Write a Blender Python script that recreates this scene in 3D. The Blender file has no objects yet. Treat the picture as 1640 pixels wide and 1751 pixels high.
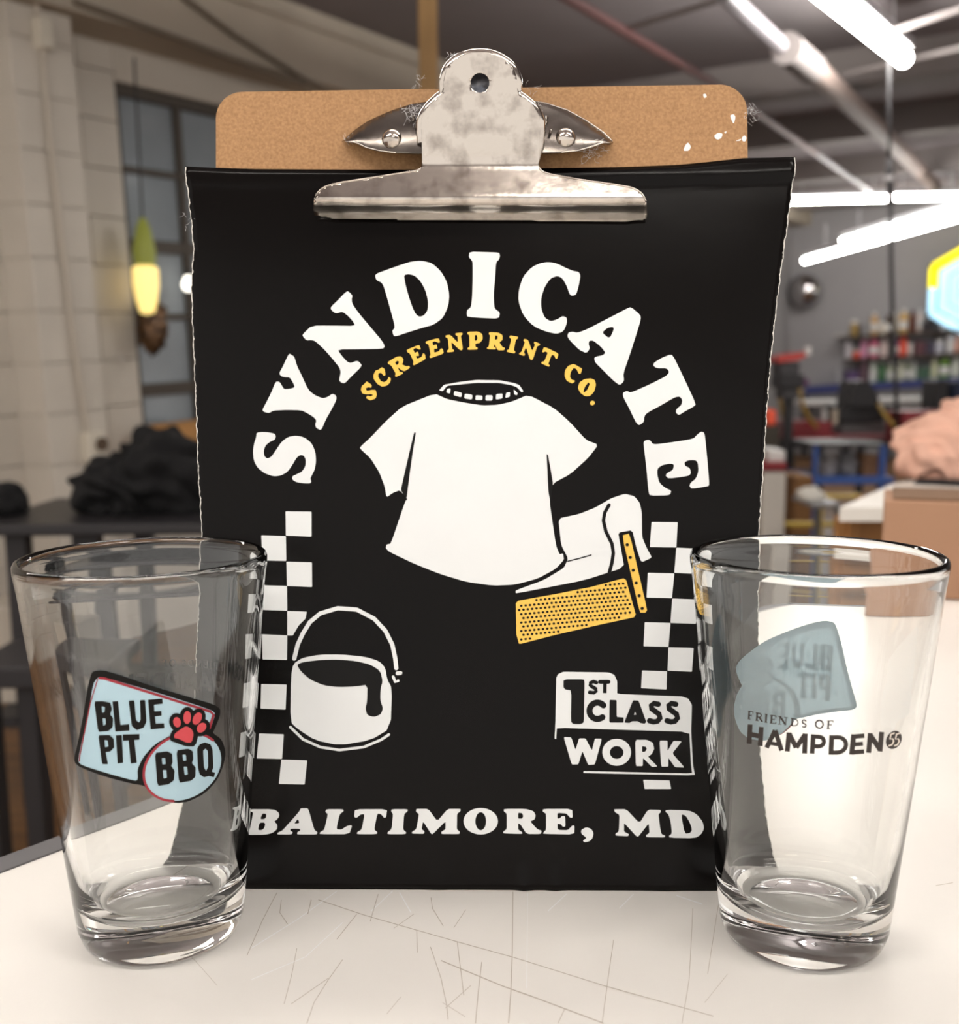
import bpy, bmesh, math, random
from mathutils import Vector, Matrix, noise
from mathutils.geometry import delaunay_2d_cdt

# ------------------------------------------------------------------ camera, light, exposure
scene = bpy.context.scene
COL = scene.collection
IW, IH = 1640.0, 1751.0
F_PX, PITCH, ROLL, CAM_H, CY = 1858.25, 0.1473, -0.0082, 0.21676, 910.7
_f = Vector((0, math.cos(PITCH), -math.sin(PITCH)))
_u = Vector((0, math.sin(PITCH), math.cos(PITCH)))
_r = Vector((1, 0, 0))
RIGHT = _r * math.cos(ROLL) + _u * math.sin(ROLL)
UP = -_r * math.sin(ROLL) + _u * math.cos(ROLL)
FWD = _f
CAM = Vector((0, 0, CAM_H))
cam = bpy.data.cameras.new('camera')
cam.sensor_fit = 'HORIZONTAL'
cam.sensor_width = 36.0
cam.lens = F_PX * 36.0 / IW
cam.shift_y = (CY - IH / 2) / IW
cam.clip_start = 0.02
cam.dof.use_dof = True
cam.dof.focus_distance = 0.425
cam.dof.aperture_fstop = 11.5
camo = bpy.data.objects.new('camera', cam)
COL.objects.link(camo)
camo.matrix_world = Matrix((
    (RIGHT.x, UP.x, -FWD.x, CAM.x), (RIGHT.y, UP.y, -FWD.y, CAM.y),
    (RIGHT.z, UP.z, -FWD.z, CAM.z), (0, 0, 0, 1)))
scene.camera = camo

world = bpy.data.worlds.new('world')
scene.world = world
world.use_nodes = True
world.node_tree.nodes['Background'].inputs[0].default_value = (1.0, 0.955, 0.91, 1)
world.node_tree.nodes['Background'].inputs[1].default_value = 0.85

# the bay the camera stands in and the hall beyond are lit by the fluorescent fixtures built below;
# their tubes give off the light: (centre, half length)
BAY_LIGHTS = [((-0.85, -0.25, 1.42), 0.62), ((0.95, -0.25, 1.42), 0.62), ((-1.0, 1.9, 1.46), 0.62), ((0.36, -1.22, 1.42), 0.34), ((-2.2, 1.6, 1.42), 0.5), ((0.35, 1.0, 1.44), 0.62)]  # unseen overheads: first ones implied by the room, rest added for brightness and highlights

scene.view_settings.view_transform = 'Standard'
scene.view_settings.look = 'None'
scene.view_settings.gamma = 1.0
scene.view_settings.use_curve_mapping = False
scene.view_settings.exposure = 0.5
cy = scene.cycles
cy.use_denoising = True
cy.max_bounces = 12; cy.transmission_bounces = 12; cy.glossy_bounces = 5; cy.diffuse_bounces = 3
cy.caustics_refractive = True; cy.caustics_reflective = False
cy.sample_clamp_indirect = 6.0
cy.blur_glossy = 0.5

random.seed(4)
# ------------------------------------------------------------------ geometry helpers
def ray(px, py):
    return (RIGHT * ((px - IW / 2) / F_PX) + UP * ((CY - py) / F_PX) + FWD)
def W(px, py, Y):
    d = ray(px, py)
    return CAM + d * (Y / d.y)
def hit(px, py, P, n):
    d = ray(px, py)
    return CAM + d * ((P - CAM).dot(n) / d.dot(n))
def on_z(px, py, z=0.0):
    return hit(px, py, Vector((0, 0, z)), Vector((0, 0, 1)))

def lin(c):
    c = c / 255.0
    return c / 12.92 if c <= 0.04045 else ((c + 0.055) / 1.055) ** 2.4
def rgb(r, g, b):
    return (lin(r), lin(g), lin(b), 1.0)

MATS = {}
def mat(name, col, rough=0.6, metal=0.0, var=0.0, scale=20.0, bump=0.0, bscale=None, col2=None, spec=0.5,
        stretch=None, coat=0.0, emit=0.0, detail=4.0, trans=0.0, ior=1.45, ramp=(0.32, 0.68)):
    if name in MATS:
        return MATS[name]
    m = bpy.data.materials.new(name); m.use_nodes = True
    nt = m.node_tree; b = nt.nodes['Principled BSDF']
    c = rgb(*col)
    b.inputs['Base Color'].default_value = c
    b.inputs['Roughness'].default_value = rough
    b.inputs['Metallic'].default_value = metal
    b.inputs['Specular IOR Level'].default_value = spec
    b.inputs['Coat Weight'].default_value = coat
    b.inputs['Transmission Weight'].default_value = trans
    b.inputs['IOR'].default_value = ior
    if emit:
        b.inputs['Emission Color'].default_value = c
        b.inputs['Emission Strength'].default_value = emit
    if var or bump or col2:
        tc = nt.nodes.new('ShaderNodeTexCoord'); mp = nt.nodes.new('ShaderNodeMapping')
        nt.links.new(tc.outputs['Object'], mp.inputs[0])
        if stretch: mp.inputs['Scale'].default_value = stretch
        nz = nt.nodes.new('ShaderNodeTexNoise')
        nz.inputs['Scale'].default_value = scale; nz.inputs['Detail'].default_value = detail
        nt.links.new(mp.outputs[0], nz.inputs['Vector'])
        if var or col2:
            mx = nt.nodes.new('ShaderNodeMix'); mx.data_type = 'RGBA'
            rp = nt.nodes.new('ShaderNodeValToRGB')
            rp.color_ramp.elements[0].position, rp.color_ramp.elements[1].position = ramp
            nt.links.new(nz.outputs['Fac'], rp.inputs[0])
            nt.links.new(rp.outputs[0], mx.inputs['Factor'])
            mx.inputs['A'].default_value = c
            k = 1.0 - var
            mx.inputs['B'].default_value = rgb(*col2) if col2 else (c[0] * k, c[1] * k, c[2] * k, 1)
            nt.links.new(mx.outputs['Result'], b.inputs['Base Color'])
        if bump:
            bp = nt.nodes.new('ShaderNodeBump'); bp.inputs['Strength'].default_value = bump
            bp.inputs['Distance'].default_value = 0.002
            n2 = nz
            if bscale:
                n2 = nt.nodes.new('ShaderNodeTexNoise'); n2.inputs['Scale'].default_value = bscale
                n2.inputs['Detail'].default_value = detail
                nt.links.new(mp.outputs[0], n2.inputs['Vector'])
            nt.links.new(n2.outputs['Fac'], bp.inputs['Height'])
            nt.links.new(bp.outputs[0], b.inputs['Normal'])
    MATS[name] = m
    return m

def setp(o, label=None, cat=None, group=None, kind=None):
    if label: o['label'] = label
    if cat: o['category'] = cat
    if group: o['group'] = group
    if kind: o['kind'] = kind
    return o
def empty(name, loc, label=None, cat=None, group=None, kind=None, rz=0.0):
    o = bpy.data.objects.new(name, None); COL.objects.link(o)
    o.location = loc; o.rotation_euler.z = rz; o.empty_display_size = 0.05
    return setp(o, label, cat, group, kind)
def mesh_obj(name, me, m, parent=None, loc=None):
    o = bpy.data.objects.new(name, me); COL.objects.link(o)
    if m is not None and not me.materials: me.materials.append(m)
    if parent is not None: o.parent = parent
    if loc is not None: o.location = loc
    return o
def from_bm(name, bm, m, parent=None, smooth=False, loc=None, sharp=None):
    bmesh.ops.recalc_face_normals(bm, faces=bm.faces)
    me = bpy.data.meshes.new(name); bm.to_mesh(me); bm.free()
    if smooth:
        me.polygons.foreach_set('use_smooth', [True] * len(me.polygons))
        if sharp is not None:
            me.set_sharp_from_angle(angle=math.radians(sharp))
    return mesh_obj(name, me, m, parent, loc)
def world_bm(name, bm, m, parent, smooth=False, sharp=None):
    """bm holds world coordinates; the part is stored relative to its parent's base"""
    if parent is not None:
        inv = (Matrix.Translation(parent.location) @ parent.rotation_euler.to_matrix().to_4x4()).inverted()
        bm.transform(inv)
    return from_bm(name, bm, m, parent, smooth, sharp=sharp)

def add_box(bm, lo, hi, M=None, bev=0.0):
    vs = [bm.verts.new((x, y, z)) for x in (lo[0], hi[0]) for y in (lo[1], hi[1]) for z in (lo[2], hi[2])]
    fs = []
    for q in ((0, 1, 3, 2), (4, 6, 7, 5), (0, 4, 5, 1), (2, 3, 7, 6), (0, 2, 6, 4), (1, 5, 7, 3)):
        fs.append(bm.faces.new([vs[i] for i in q]))
    if bev:
        es = list({e for f in fs for e in f.edges})
        r = bmesh.ops.bevel(bm, geom=es, offset=bev, segments=2, profile=0.5, affect='EDGES')
        vs = list({v for f in r['faces'] for v in f.verts} | {v for v in vs if v.is_valid})
    if M is not None:
        bmesh.ops.transform(bm, matrix=M, verts=[v for v in vs if v.is_valid])
    return bm
def box(lo, hi, M=None, bev=0.0):
    return add_box(bmesh.new(), lo, hi, M, bev)
def add_tube(bm, pts, r, seg=8, cap=True):
    pts = [Vector(p) for p in pts]
    rings = []
    for i, p in enumerate(pts):
        a = pts[max(i - 1, 0)]; b = pts[min(i + 1, len(pts) - 1)]
        t = (b - a).normalized()
        h = Vector((0, 0, 1)) if abs(t.z) < 0.9 else Vector((1, 0, 0))
        n1 = t.cross(h).normalized(); n2 = t.cross(n1)
        rr = r[i] if isinstance(r, (list, tuple)) else r
        rings.append([bm.verts.new(p + (n1 * math.cos(2 * math.pi * k / seg) + n2 * math.sin(2 * math.pi * k / seg)) * rr) for k in range(seg)])
    for a, b in zip(rings, rings[1:]):
        for k in range(seg):
            bm.faces.new((a[k], a[(k + 1) % seg], b[(k + 1) % seg], b[k]))
    if cap:
        bm.faces.new(rings[0][::-1]); bm.faces.new(rings[-1])
    return bm
def tube(pts, r, seg=8):
    return add_tube(bmesh.new(), pts, r, seg)
def add_lathe(bm, prof, seg=24, c=(0, 0, 0), closed=False):
    c = Vector(c); rings = []
    for r, z in prof:
        if r < 1e-6: rings.append([bm.verts.new(c + Vector((0, 0, z)))])
        else: rings.append([bm.verts.new(c + Vector((r * math.cos(2 * math.pi * k / seg), r * math.sin(2 * math.pi * k / seg), z))) for k in range(seg)])
    for a, b in zip(rings, rings[1:]):
        for k in range(seg):
            k2 = (k + 1) % seg
            if len(a) == 1 and len(b) == 1: continue
            if len(a) == 1: bm.faces.new((a[0], b[k2], b[k]))
            elif len(b) == 1: bm.faces.new((a[k], a[k2], b[0]))
            else: bm.faces.new((a[k], a[k2], b[k2], b[k]))
    return bm
def lathe(prof, seg=24, c=(0, 0, 0)):
    return add_lathe(bmesh.new(), prof, seg, c)

# flat print: polygons drawn in digitised artwork coordinates, then laid on a sheet or a glass wall
def chaikin(pts, k=0.2):
    out = []
    n = len(pts)
    for i in range(n):
        a, b = pts[i], pts[(i + 1) % n]
        out.append((a[0] + (b[0] - a[0]) * k, a[1] + (b[1] - a[1]) * k))
        out.append((b[0] + (a[0] - b[0]) * k, b[1] + (a[1] - b[1]) * k))
    return out
def ellipse(cx, cy_, a, b, ang=0.0, n=36):
    ca, sa = math.cos(ang), math.sin(ang)
    return [(cx + a * math.cos(t) * ca - b * math.sin(t) * sa, cy_ + a * math.cos(t) * sa + b * math.sin(t) * ca)
            for t in (2 * math.pi * i / n for i in range(n))]
class Print:
    """collects filled polygons (with holes) in artwork pixels"""
    def __init__(self, ox=0.0, oy=0.0, s=1.0):
        self.o = (ox, oy, s); self.v = []; self.f = []
    def at(self, ox, oy, s):
        self.o = (ox, oy, s); return self
    def poly(self, outer, holes=(), k=0.2):
        ox, oy, s = self.o
        loops = [outer] + list(holes)
        if k: loops = [chaikin(l, k) for l in loops]
        vs, fc = [], []
        for l in loops:
            b = len(vs); vs += [Vector((ox + x * s, oy + y * s)) for x, y in l]
            fc.append(list(range(b, b + len(l))))
        r = delaunay_2d_cdt(vs, [], fc, 2, 1e-5)
        b = len(self.v)
        self.v += [(p.x, p.y) for p in r[0]]
        self.f += [[b + i for i in t] for t in r[2]]
        return self
    def stroke(self, pts, w, caps=True):
        ox, oy, s = self.o
        P = [Vector((ox + x * s, oy + y * s)) for x, y in pts]; h = w * s / 2
        b = len(self.v); n = len(P)
        for i, p in enumerate(P):
            t = (P[min(i + 1, n - 1)] - P[max(i - 1, 0)]).normalized(); q = Vector((-t.y, t.x)) * h
            self.v += [tuple(p + q), tuple(p - q)]
        for i in range(n - 1):
            self.f.append([b + 2 * i, b + 2 * i + 1, b + 2 * i + 3, b + 2 * i + 2])
        if caps:
            for p, t in ((P[0], P[0] - P[1]), (P[-1], P[-1] - P[-2])):
                a0 = math.atan2(t.y, t.x) - math.pi / 2
                b = len(self.v); m = 8
                self.v += [(p.x + h * math.cos(a0 + math.pi * i / m), p.y + h * math.sin(a0 + math.pi * i / m)) for i in range(m + 1)]
                self.f.append(list(range(b, b + m + 1)))
        return self
    def build(self, name, m, mapper, parent, cut=None):
        bm = bmesh.new()
        vs = [bm.verts.new((x, y, 0)) for x, y in self.v]
        for f in self.f:
            try: bm.faces.new([vs[i] for i in f])
            except ValueError: pass
        if cut:
            x0 = min(x for x, y in self.v); x1 = max(x for x, y in self.v)
            x = x0 + cut
            while x < x1:
                bmesh.ops.bisect_plane(bm, geom=bm.verts[:] + bm.edges[:] + bm.faces[:], plane_co=(x, 0, 0), plane_no=(1, 0, 0), dist=1e-6)
                x += cut
        for v in bm.verts: v.co = mapper(v.co.x, v.co.y)
        bmesh.ops.recalc_face_normals(bm, faces=bm.faces)
        if parent is not None:
            inv = (Matrix.Translation(parent.location) @ parent.rotation_euler.to_matrix().to_4x4()).inverted()
            bm.transform(inv)
        me = bpy.data.meshes.new(name); bm.to_mesh(me); bm.free()
        return mesh_obj(name, me, m, parent)

# ------------------------------------------------------------------ materials
M_table = mat('white_laminate', (240, 236, 230), 0.32, var=0.05, scale=6.0, bump=0.03, bscale=60)
M_edge = mat('grey_edging', (92, 90, 92), 0.5)
M_scr = mat('scratch_dark', (194, 184, 172), 0.8)
M_scr2 = mat('scratch_light', (250, 250, 250), 0.8)
M_board = mat('hardboard', (176, 134, 90), 0.55, col2=(150, 110, 70), scale=800, bump=0.15, bscale=700, detail=9)
M_boardedge = mat('hardboard_edge', (206, 172, 132), 0.8, var=0.3, scale=300)
M_paint = mat('dried_white_paint', (238, 236, 234), 0.5)
M_sheet = mat('black_vinyl', (13, 10, 9), 0.2, bump=0.10, bscale=22, scale=8, var=0.25, spec=0.15)
M_cut = mat('paper_core', (225, 220, 212), 0.8)
M_white = mat('white_ink', (236, 238, 238), 0.35, var=0.03, scale=30)
M_black = mat('black_ink', (13, 11, 10), 0.3, spec=0.2)
M_gold = mat('yellow_ink', (244, 196, 84), 0.4)
M_steel = mat('nickel_plate', (208, 199, 189), 0.16, metal=1.0, col2=(160, 150, 141), scale=110, bump=0.05, bscale=120, detail=10, ramp=(0.48, 0.72))
M_steel2 = mat('worn_nickel', (138, 131, 124), 0.24, metal=1.0, col2=(92, 86, 82), scale=70, bump=0.05, bscale=150, detail=8)
M_lint = mat('lint', (232, 230, 232), 0.95)
M_hole = mat('dark_void', (30, 28, 28), 0.8)
M_red = mat('red_ink', (205, 70, 78), 0.45)
M_dkred = mat('dark_red_ink', (150, 36, 52), 0.45)
M_tube = mat('fluorescent_tube', (255, 252, 246), 0.4, emit=42.0)
M_tubew = mat('warm_fluorescent_tube', (255, 250, 242), 0.4, emit=22.0)
M_house = mat('lamp_housing', (205, 205, 208), 0.4)

def glass_mat():
    m = bpy.data.materials.new('clear_glass'); m.use_nodes = True
    b = m.node_tree.nodes['Principled BSDF']
    b.inputs['Base Color'].default_value = (0.985, 0.995, 0.99, 1)
    b.inputs['Roughness'].default_value = 0.0
    b.inputs['IOR'].default_value = 1.5
    b.inputs['Transmission Weight'].default_value = 1.0
    return m
M_glass = glass_mat()
def base_ink():
    m = bpy.data.materials.new('pale_blue_ink'); m.use_nodes = True
    nt = m.node_tree; b = nt.nodes['Principled BSDF']
    c = rgb(196, 228, 242)
    b.inputs['Base Color'].default_value = c; b.inputs['Roughness'].default_value = 0.5
    t = nt.nodes.new('ShaderNodeBsdfTranslucent'); t.inputs[0].default_value = c
    mx = nt.nodes.new('ShaderNodeMixShader'); mx.inputs[0].default_value = 0.3
    nt.links.new(b.outputs[0], mx.inputs[1]); nt.links.new(t.outputs[0], mx.inputs[2])
    nt.links.new(mx.outputs[0], nt.nodes['Material Output'].inputs[0])
    return m
M_blueink = base_ink()

# ------------------------------------------------------------------ the room: frame of the left wall
FLOOR_Z = -0.92
ang = math.radians(30.0)
D0 = Vector((math.sin(ang), math.cos(ang), 0)); N0 = Vector((math.cos(ang), -math.sin(ang), 0))
P0 = W(200, 600, 4.8)
def wall_px(px, py, off=0.0):
    return hit(px, py, P0 + N0 * off, N0)
_a, _b = wall_px(196, 135), wall_px(250, 780)
TUP = (_a - _b).normalized()
SDIR = TUP.cross(N0).normalized()
if SDIR.dot(D0) < 0: SDIR = -SDIR
RM = Matrix(((SDIR.x, N0.x, TUP.x, P0.x), (SDIR.y, N0.y, TUP.y, P0.y), (SDIR.z, N0.z, TUP.z, P0.z), (0, 0, 0, 1)))
RMI = RM.inverted()
def st(px, py, off=0.0):
    v = RMI @ wall_px(px, py, off)
    return v.x, v.z
def R3(s, n, t):
    return RM @ Vector((s, n, t))
def project(P):
    c = P - CAM
    z = c.dot(FWD)
    return IW / 2 + F_PX * c.dot(RIGHT) / z, CY - F_PX * c.dot(UP) / z
M_wall = mat('painted_block', (206, 198, 186), 0.75, var=0.10, scale=3.0, bump=0.25, bscale=40)
M_mortar = mat('painted_joint', (198, 190, 178), 0.85)
M_conc = mat('painted_concrete', (186, 174, 158), 0.8, var=0.12, scale=1.6)
M_ceil = mat('grey_ceiling', (146, 138, 140), 0.85, var=0.18, scale=1.2)
M_back = mat('grey_wall', (166, 163, 164), 0.8, var=0.06, scale=2)
M_floor = mat('worn_wood_floor', (120, 84, 48), 0.45, col2=(84, 56, 30), scale=3.0, stretch=(1, 8, 1))

WB = 0.25
tA = 0.5 * (st(130, 5, WB)[1] + st(480, 132, WB)[1])   # underside of the beam that hangs out over the wall
tF = (RMI @ Vector((P0.x, P0.y, FLOOR_Z))).z
s_win0, t_win1 = st(196, 137)
s_win1 = s_win0 + 1.75
t_win0 = st(252, 786)[1]
s_end = (RMI @ wall_px(1350, 560)).x
s_beg = s_win0 - 4.4

wl = empty('wall_left', R3(s_win0, 0, tF), kind='structure', label='white painted block wall with a window and a shallow pilaster', cat='wall')
bm = bmesh.new()
for lo, hi in (((s_beg, -0.25, tF - 0.4), (s_win0, -0.104, tA)),
               ((s_win1, -0.25, tF - 0.4), (s_end, -0.104, tA)),
               ((s_win0, -0.25, tF - 0.4), (s_win1, -0.104, t_win0)),
               ((s_win0, -0.25, t_win1), (s_win1, -0.0, tA))):
    add_box(bm, lo, hi, RM)
world_bm('wall_core', bm, M_mortar, wl)
world_bm('far_wall_face', box((s_win1, -0.1, tF - 0.4), (s_end, 0.0, tA), RM), M_back, wl)
world_bm('sill_wall', box((s_win0, -0.1, tF - 0.4), (s_win1, 0.0, t_win0), RM), M_wall, wl)
# pilaster span
s_p0 = st(58, 500, 0.17)[0]; s_p1 = st(163, 500, 0.17)[0]
CH, CL = 0.2, 0.4
def block(s0, s1, t0, t1, n0, n1):
    g = 0.0018
    world_bm('block', box((s0 + g, n0, t0 + g), (s1 - g, n1, t1 - g), RM, 0.003), M_wall, wl)
row = 0
t = tF
while t < tA:
    t1 = min(t + CH, tA)
    block(s_p0, s_p1, t, t1, 0.0, 0.17)
    edges = [s_win0]
    x = s_win0 - (CL if row % 2 else CL / 2)
    while x > s_beg + 0.05:
        edges.append(x); x -= CL
    edges.append(s_beg)
    for e1, e0 in zip(edges, edges[1:]):
        if e0 >= s_p0 and e1 <= s_p1: continue
        block(e0, e1, t, t1, -0.1, 0.0)
    t = t1; row += 1
world_bm('pilaster_core', box((s_p0 + 0.006, 0.0, tF), (s_p1 - 0.006, 0.16, tA), RM), M_mortar, wl)

# window: steel sash with panes
wn = empty('window_1', R3(s_win0, 0, t_win0), kind='structure', label='steel sash window with dark grey panes in the white block wall', cat='window')
M_sash = mat('sash_paint', (74, 66, 58), 0.6)
M_pane = mat('window_pane', (150, 158, 164), 0.12, var=0.25, scale=2.2, spec=0.6)
sb = [s_win0, st(316, 240)[0]]
dv = sb[1] - sb[0]
sb += [sb[1] + dv, sb[1] + 2 * dv]
s_win_r = sb[3]
tb = [t_win0, st(250, 668)[1], st(240, 541)[1], st(222, 417)[1], st(206, 284)[1], t_win1]
for i in range(3):
    for j in range(5):
        world_bm('pane', box((sb[i] + 0.01, -0.062, tb[j] + 0.01), (sb[i + 1] - 0.01, -0.056, tb[j + 1] - 0.01), RM), M_pane, wn)
for i in range(1, 3):
    world_bm('mullion', box((sb[i] - 0.018, -0.075, t_win0), (sb[i] + 0.018, -0.03, t_win1), RM), M_sash, wn)
for j in range(1, 5):
    h = 0.028 if j in (1, 3) else 0.014
    world_bm('glazing_bar', box((sb[0], -0.072, tb[j] - h), (sb[3], -0.034, tb[j] + h), RM), M_sash, wn)
bm = bmesh.new()
for lo, hi in (((sb[0], -0.09, t_win0), (sb[0] + 0.03, -0.02, t_win1)), ((sb[3] - 0.03, -0.09, t_win0), (sb[3], -0.02, t_win1)),
               ((sb[0], -0.09, t_win1 - 0.05), (sb[3], -0.02, t_win1)), ((sb[0], -0.09, t_win0), (sb[3], -0.02, t_win0 + 0.04))):
    add_box(bm, lo, hi, RM)
world_bm('window_frame', bm, M_sash, wn)
world_bm('sill', box((sb[0] - 0.05, -0.1, t_win0 - 0.05), (sb[3] + 0.05, 0.06, t_win0), RM, 0.006), M_wall, wn)
if s_win_r < s_win1:
    world_bm('window_reveal', box((s_win_r, -0.25, t_win0), (s_win1 + 0.01, 0.0, t_win1), RM), M_wall, wl)

# concrete beam along the wall and the grey ceiling beyond it
def search(fn, lo, hi):
    a, b = fn(lo), fn(hi)
    for _ in range(50):
        m = 0.5 * (lo + hi)
        if (fn(m) > 0) == (a > 0): lo = m
        else: hi = m
    return 0.5 * (lo + hi)
def x_at(n, t, ytest):
    # x where the room line (n, t) crosses image row ytest
    def g(s): return project(R3(s, n, t))[1] - ytest
    s = search(g, 0.0, 14.0)
    return project(R3(s, n, t))[0]
wB = WB
hB = search(lambda h: x_at(wB, tA + h, 60) - 648, 0.05, 3.0)
hB2 = search(lambda h: x_at(wB, tA + h, 60) - 580, 0.05, 3.0)
tC = tA + hB
setp(world_bm('trim_1', box((s_beg - 1.7, -0.25, tA), (s_end, wB, tC + 0.1), RM), M_conc, None),
     'beige concrete beam running along the top of the window wall', 'beam', kind='structure')
setp(world_bm('ceiling', box((s_beg - 1.7, wB, tC), (s_end + 0.2, wB + 11.0, tC + 0.15), RM), M_ceil, None),
     'dim grey ceiling of the print shop above pipes and lights', 'ceiling', kind='structure')
setp(world_bm('wall_back', box((s_end, -0.2, tF - 1.0), (s_end + 0.2, 11.0, tC), RM), M_back, None),
     'plain grey far wall behind the ink shelves', 'wall', kind='structure')
setp(from_bm('floor', box((-9, -2.5, FLOOR_Z - 0.1), (13, 17, FLOOR_Z)), M_floor), 'worn brown wooden floor below the tables', 'floor', kind='structure')

# conduit and cable lines on the beam soffit
M_cond = mat('painted_conduit', (112, 100, 86), 0.6)
def pipe(name, pts, r, m, label, cat, kind=None, seg=8):
    o = world_bm(name, tube(pts, r, seg), m, None, True, 40)
    return setp(o, label, cat, kind=kind)
def face_px(px, py): return wall_px(px, py, wB + 0.016)
pipe('beam_conduit', [face_px(128, 3), face_px(300, 64), face_px(520, 144)], 0.012, M_cond, 'thin conduit along the lower edge of the beige beam', 'pipe')
pipe('beam_cable', [face_px(312, -6), face_px(400, 60), face_px(560, 160)], 0.012, M_cond, 'slanting cable crossing the face of the beige beam', 'cable')
pipe('beam_moulding', [R3(0.5, wB + 0.012, tA + hB2), R3(s_end, wB + 0.012, tA + hB2)], 0.02, M_conc, 'raised band along the upper face of the beige beam', 'moulding')

# cross beams and pipes under the grey ceiling
M_beam = mat('grey_beam', (142, 134, 132), 0.85, var=0.12, scale=2)
for k, (ns, lab) in enumerate(((3.6, 'grey ceiling beam nearest the clipboard top'), (5.6, 'second grey ceiling beam behind the clipboard'),
                               (7.9, 'grey ceiling beam over the middle of the hall'), (10.4, 'grey ceiling beam over the screen press'),
                               (12.8, 'farthest grey ceiling beam before the grey wall'))):
    setp(world_bm('ceiling_beam', box((ns, wB, tC - 0.20), (ns + 0.24, wB + 10.9, tC), RM), M_beam, None), lab, 'beam', 'grey ceiling beams')
M_redpipe = mat('red_pipe', (128, 86, 84), 0.5)
M_whpipe = mat('white_duct', (150, 144, 148), 0.45)
M_tanpipe = mat('tan_duct', (158, 140, 132), 0.6)
def cpx(px, py, drop):
    return hit(px, py, R3(0, 0, tC - drop), TUP)
pipe('sprinkler_pipe', [cpx(960, -10, 0.26), cpx(1090, 68, 0.26), cpx(1215, 140, 0.26), cpx(1395, 262, 0.26)], 0.022, M_redpipe,
     'thin dull red sprinkler pipe slanting under the ceiling above the clipboard', 'pipe')
pipe('lamp_tube_row', [cpx(1235, -14, 0.30), cpx(1335, 78, 0.30)], 0.036, M_whpipe,
     'shiny pale duct end above the right corner of the clipboard', 'duct')
d = empty('ceiling_duct', cpx(1360, 105, 0.30), 'long tan duct slanting down the ceiling to the right light', 'duct')
world_bm('pipe_run', tube([cpx(1385, 112, 0.30), cpx(1480, 200, 0.30), cpx(1600, 318, 0.30)], 0.06, 12), M_tanpipe, d, True, 40)
world_bm('collar', tube([cpx(1345, 82, 0.30), cpx(1388, 118, 0.30)], 0.075, 12), M_beam, d, True, 40)
pipe('grey_conduit', [cpx(1395, 262, 0.24), cpx(1490, 330, 0.24)], 0.02, M_whpipe, 'thin pale conduit ending left of the hanging cord', 'pipe')

for pts_, lab in (([(1530, 52), (1665, 8)], 'pale conduit crossing above the nearest fluorescent light'), ([(1060, 52), (1235, -2)], 'pale conduit crossing left of the shiny duct'),
                  ([(1440, 128), (1660, 78)], 'pale conduit crossing behind the nearest fluorescent light')):
    pipe('cross_conduit', [cpx(*pts_[0], 0.23), cpx(*pts_[1], 0.23)], 0.014, M_beam, lab, 'pipe')
# wooden post behind the clip
pt = W(732, 60, 5.2); pb = Vector((pt.x, 5.2, FLOOR_Z))
post = world_bm('wooden_post', box((pt.x - 0.042, 5.16, FLOOR_Z), (pt.x + 0.042, 5.24, 2.75), None, 0.005),
                mat('bare_timber', (196, 156, 104), 0.6, var=0.2, scale=6, stretch=(6, 6, 0.5)), None)
setp(post, 'bare wooden post rising behind the clip of the clipboard', 'post')

# fluorescent lights
def tube_light(name, a, b, r, label, n_tubes=1, m=None):
    a, b = Vector(a), Vector(b)
    if a.x > b.x: a, b = b, a
    o = empty(name, (a + b) / 2, label, 'light', 'fluorescent ceiling lights')
    dirv = (b - a).normalized(); side = dirv.cross(Vector((0, 0, 1))).normalized(); upv = side.cross(dirv)
    L = (b - a).length
    M = Matrix(((dirv.x, side.x, upv.x, a.x), (dirv.y, side.y, upv.y, a.y), (dirv.z, side.z, upv.z, a.z), (0, 0, 0, 1)))
    wdt = r * (1.0 if n_tubes == 1 else 0.8)
    world_bm('housing', box((-0.02, -wdt, r * 1.05), (L + 0.02, wdt, r * 1.05 + 0.05), M, 0.008), M_house, o)
    for k in range(n_tubes):
        yo = 0 if n_tubes == 1 else (k - 0.5) * 3.6 * r
        world_bm('tube', tube([M @ Vector((0.0, yo, 0)), M @ Vector((0.015, yo, 0)), M @ Vector((L - 0.015, yo, 0)), M @ Vector((L, yo, 0))], r, 12), m or M_tube, o, True, 40)
    for xx in (L * 0.15, L * 0.85):
        world_bm('hanger', tube([M @ Vector((xx, 0, r * 1.05 + 0.05)), M @ Vector((xx, 0, r * 1.05 + 0.05)) + TUP * 0.22], 0.005, 6), M_house, o)
    return o
tube_light('fluorescent_light', cpx(1390, -28, 0.28), cpx(1545, 100, 0.28), 0.042, 'nearest slanting fluorescent light at the top right')
tube_light('fluorescent_light', cpx(1345, 343, 0.28), cpx(1519, 339, 0.28), 0.028, 'level fluorescent light left of the black hanging cord')
tube_light('fluorescent_light', cpx(1525, 338, 0.28), cpx(1641, 336, 0.28), 0.028, 'level fluorescent light right of the black hanging cord')
tube_light('fluorescent_light', W(1376, 446, 11.0), W(1660, 366, 8.6), 0.023, 'low sloping fluorescent light in front of the grey wall')
tube_light('fluorescent_light', W(1440, 412, 11.3), W(1668, 345, 9.2), 0.018, 'sloping fluorescent light just above the low one by the grey wall')
for (p, hl), lab in zip(BAY_LIGHTS, ('twin fluorescent light over the left of the table', 'twin fluorescent light over the right of the table',
                                         'twin fluorescent light between the table and the window', 'unseen short twin fluorescent light added behind the camera for reflections', 'unseen twin fluorescent light added to brighten the window wall', 'unseen twin fluorescent light added to brighten the table and glass rims')):
    tube_light('fluorescent_light', (p[0] - hl, p[1], p[2]), (p[0] + hl, p[1], p[2]), 0.02, lab, 2, M_tubew)

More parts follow.
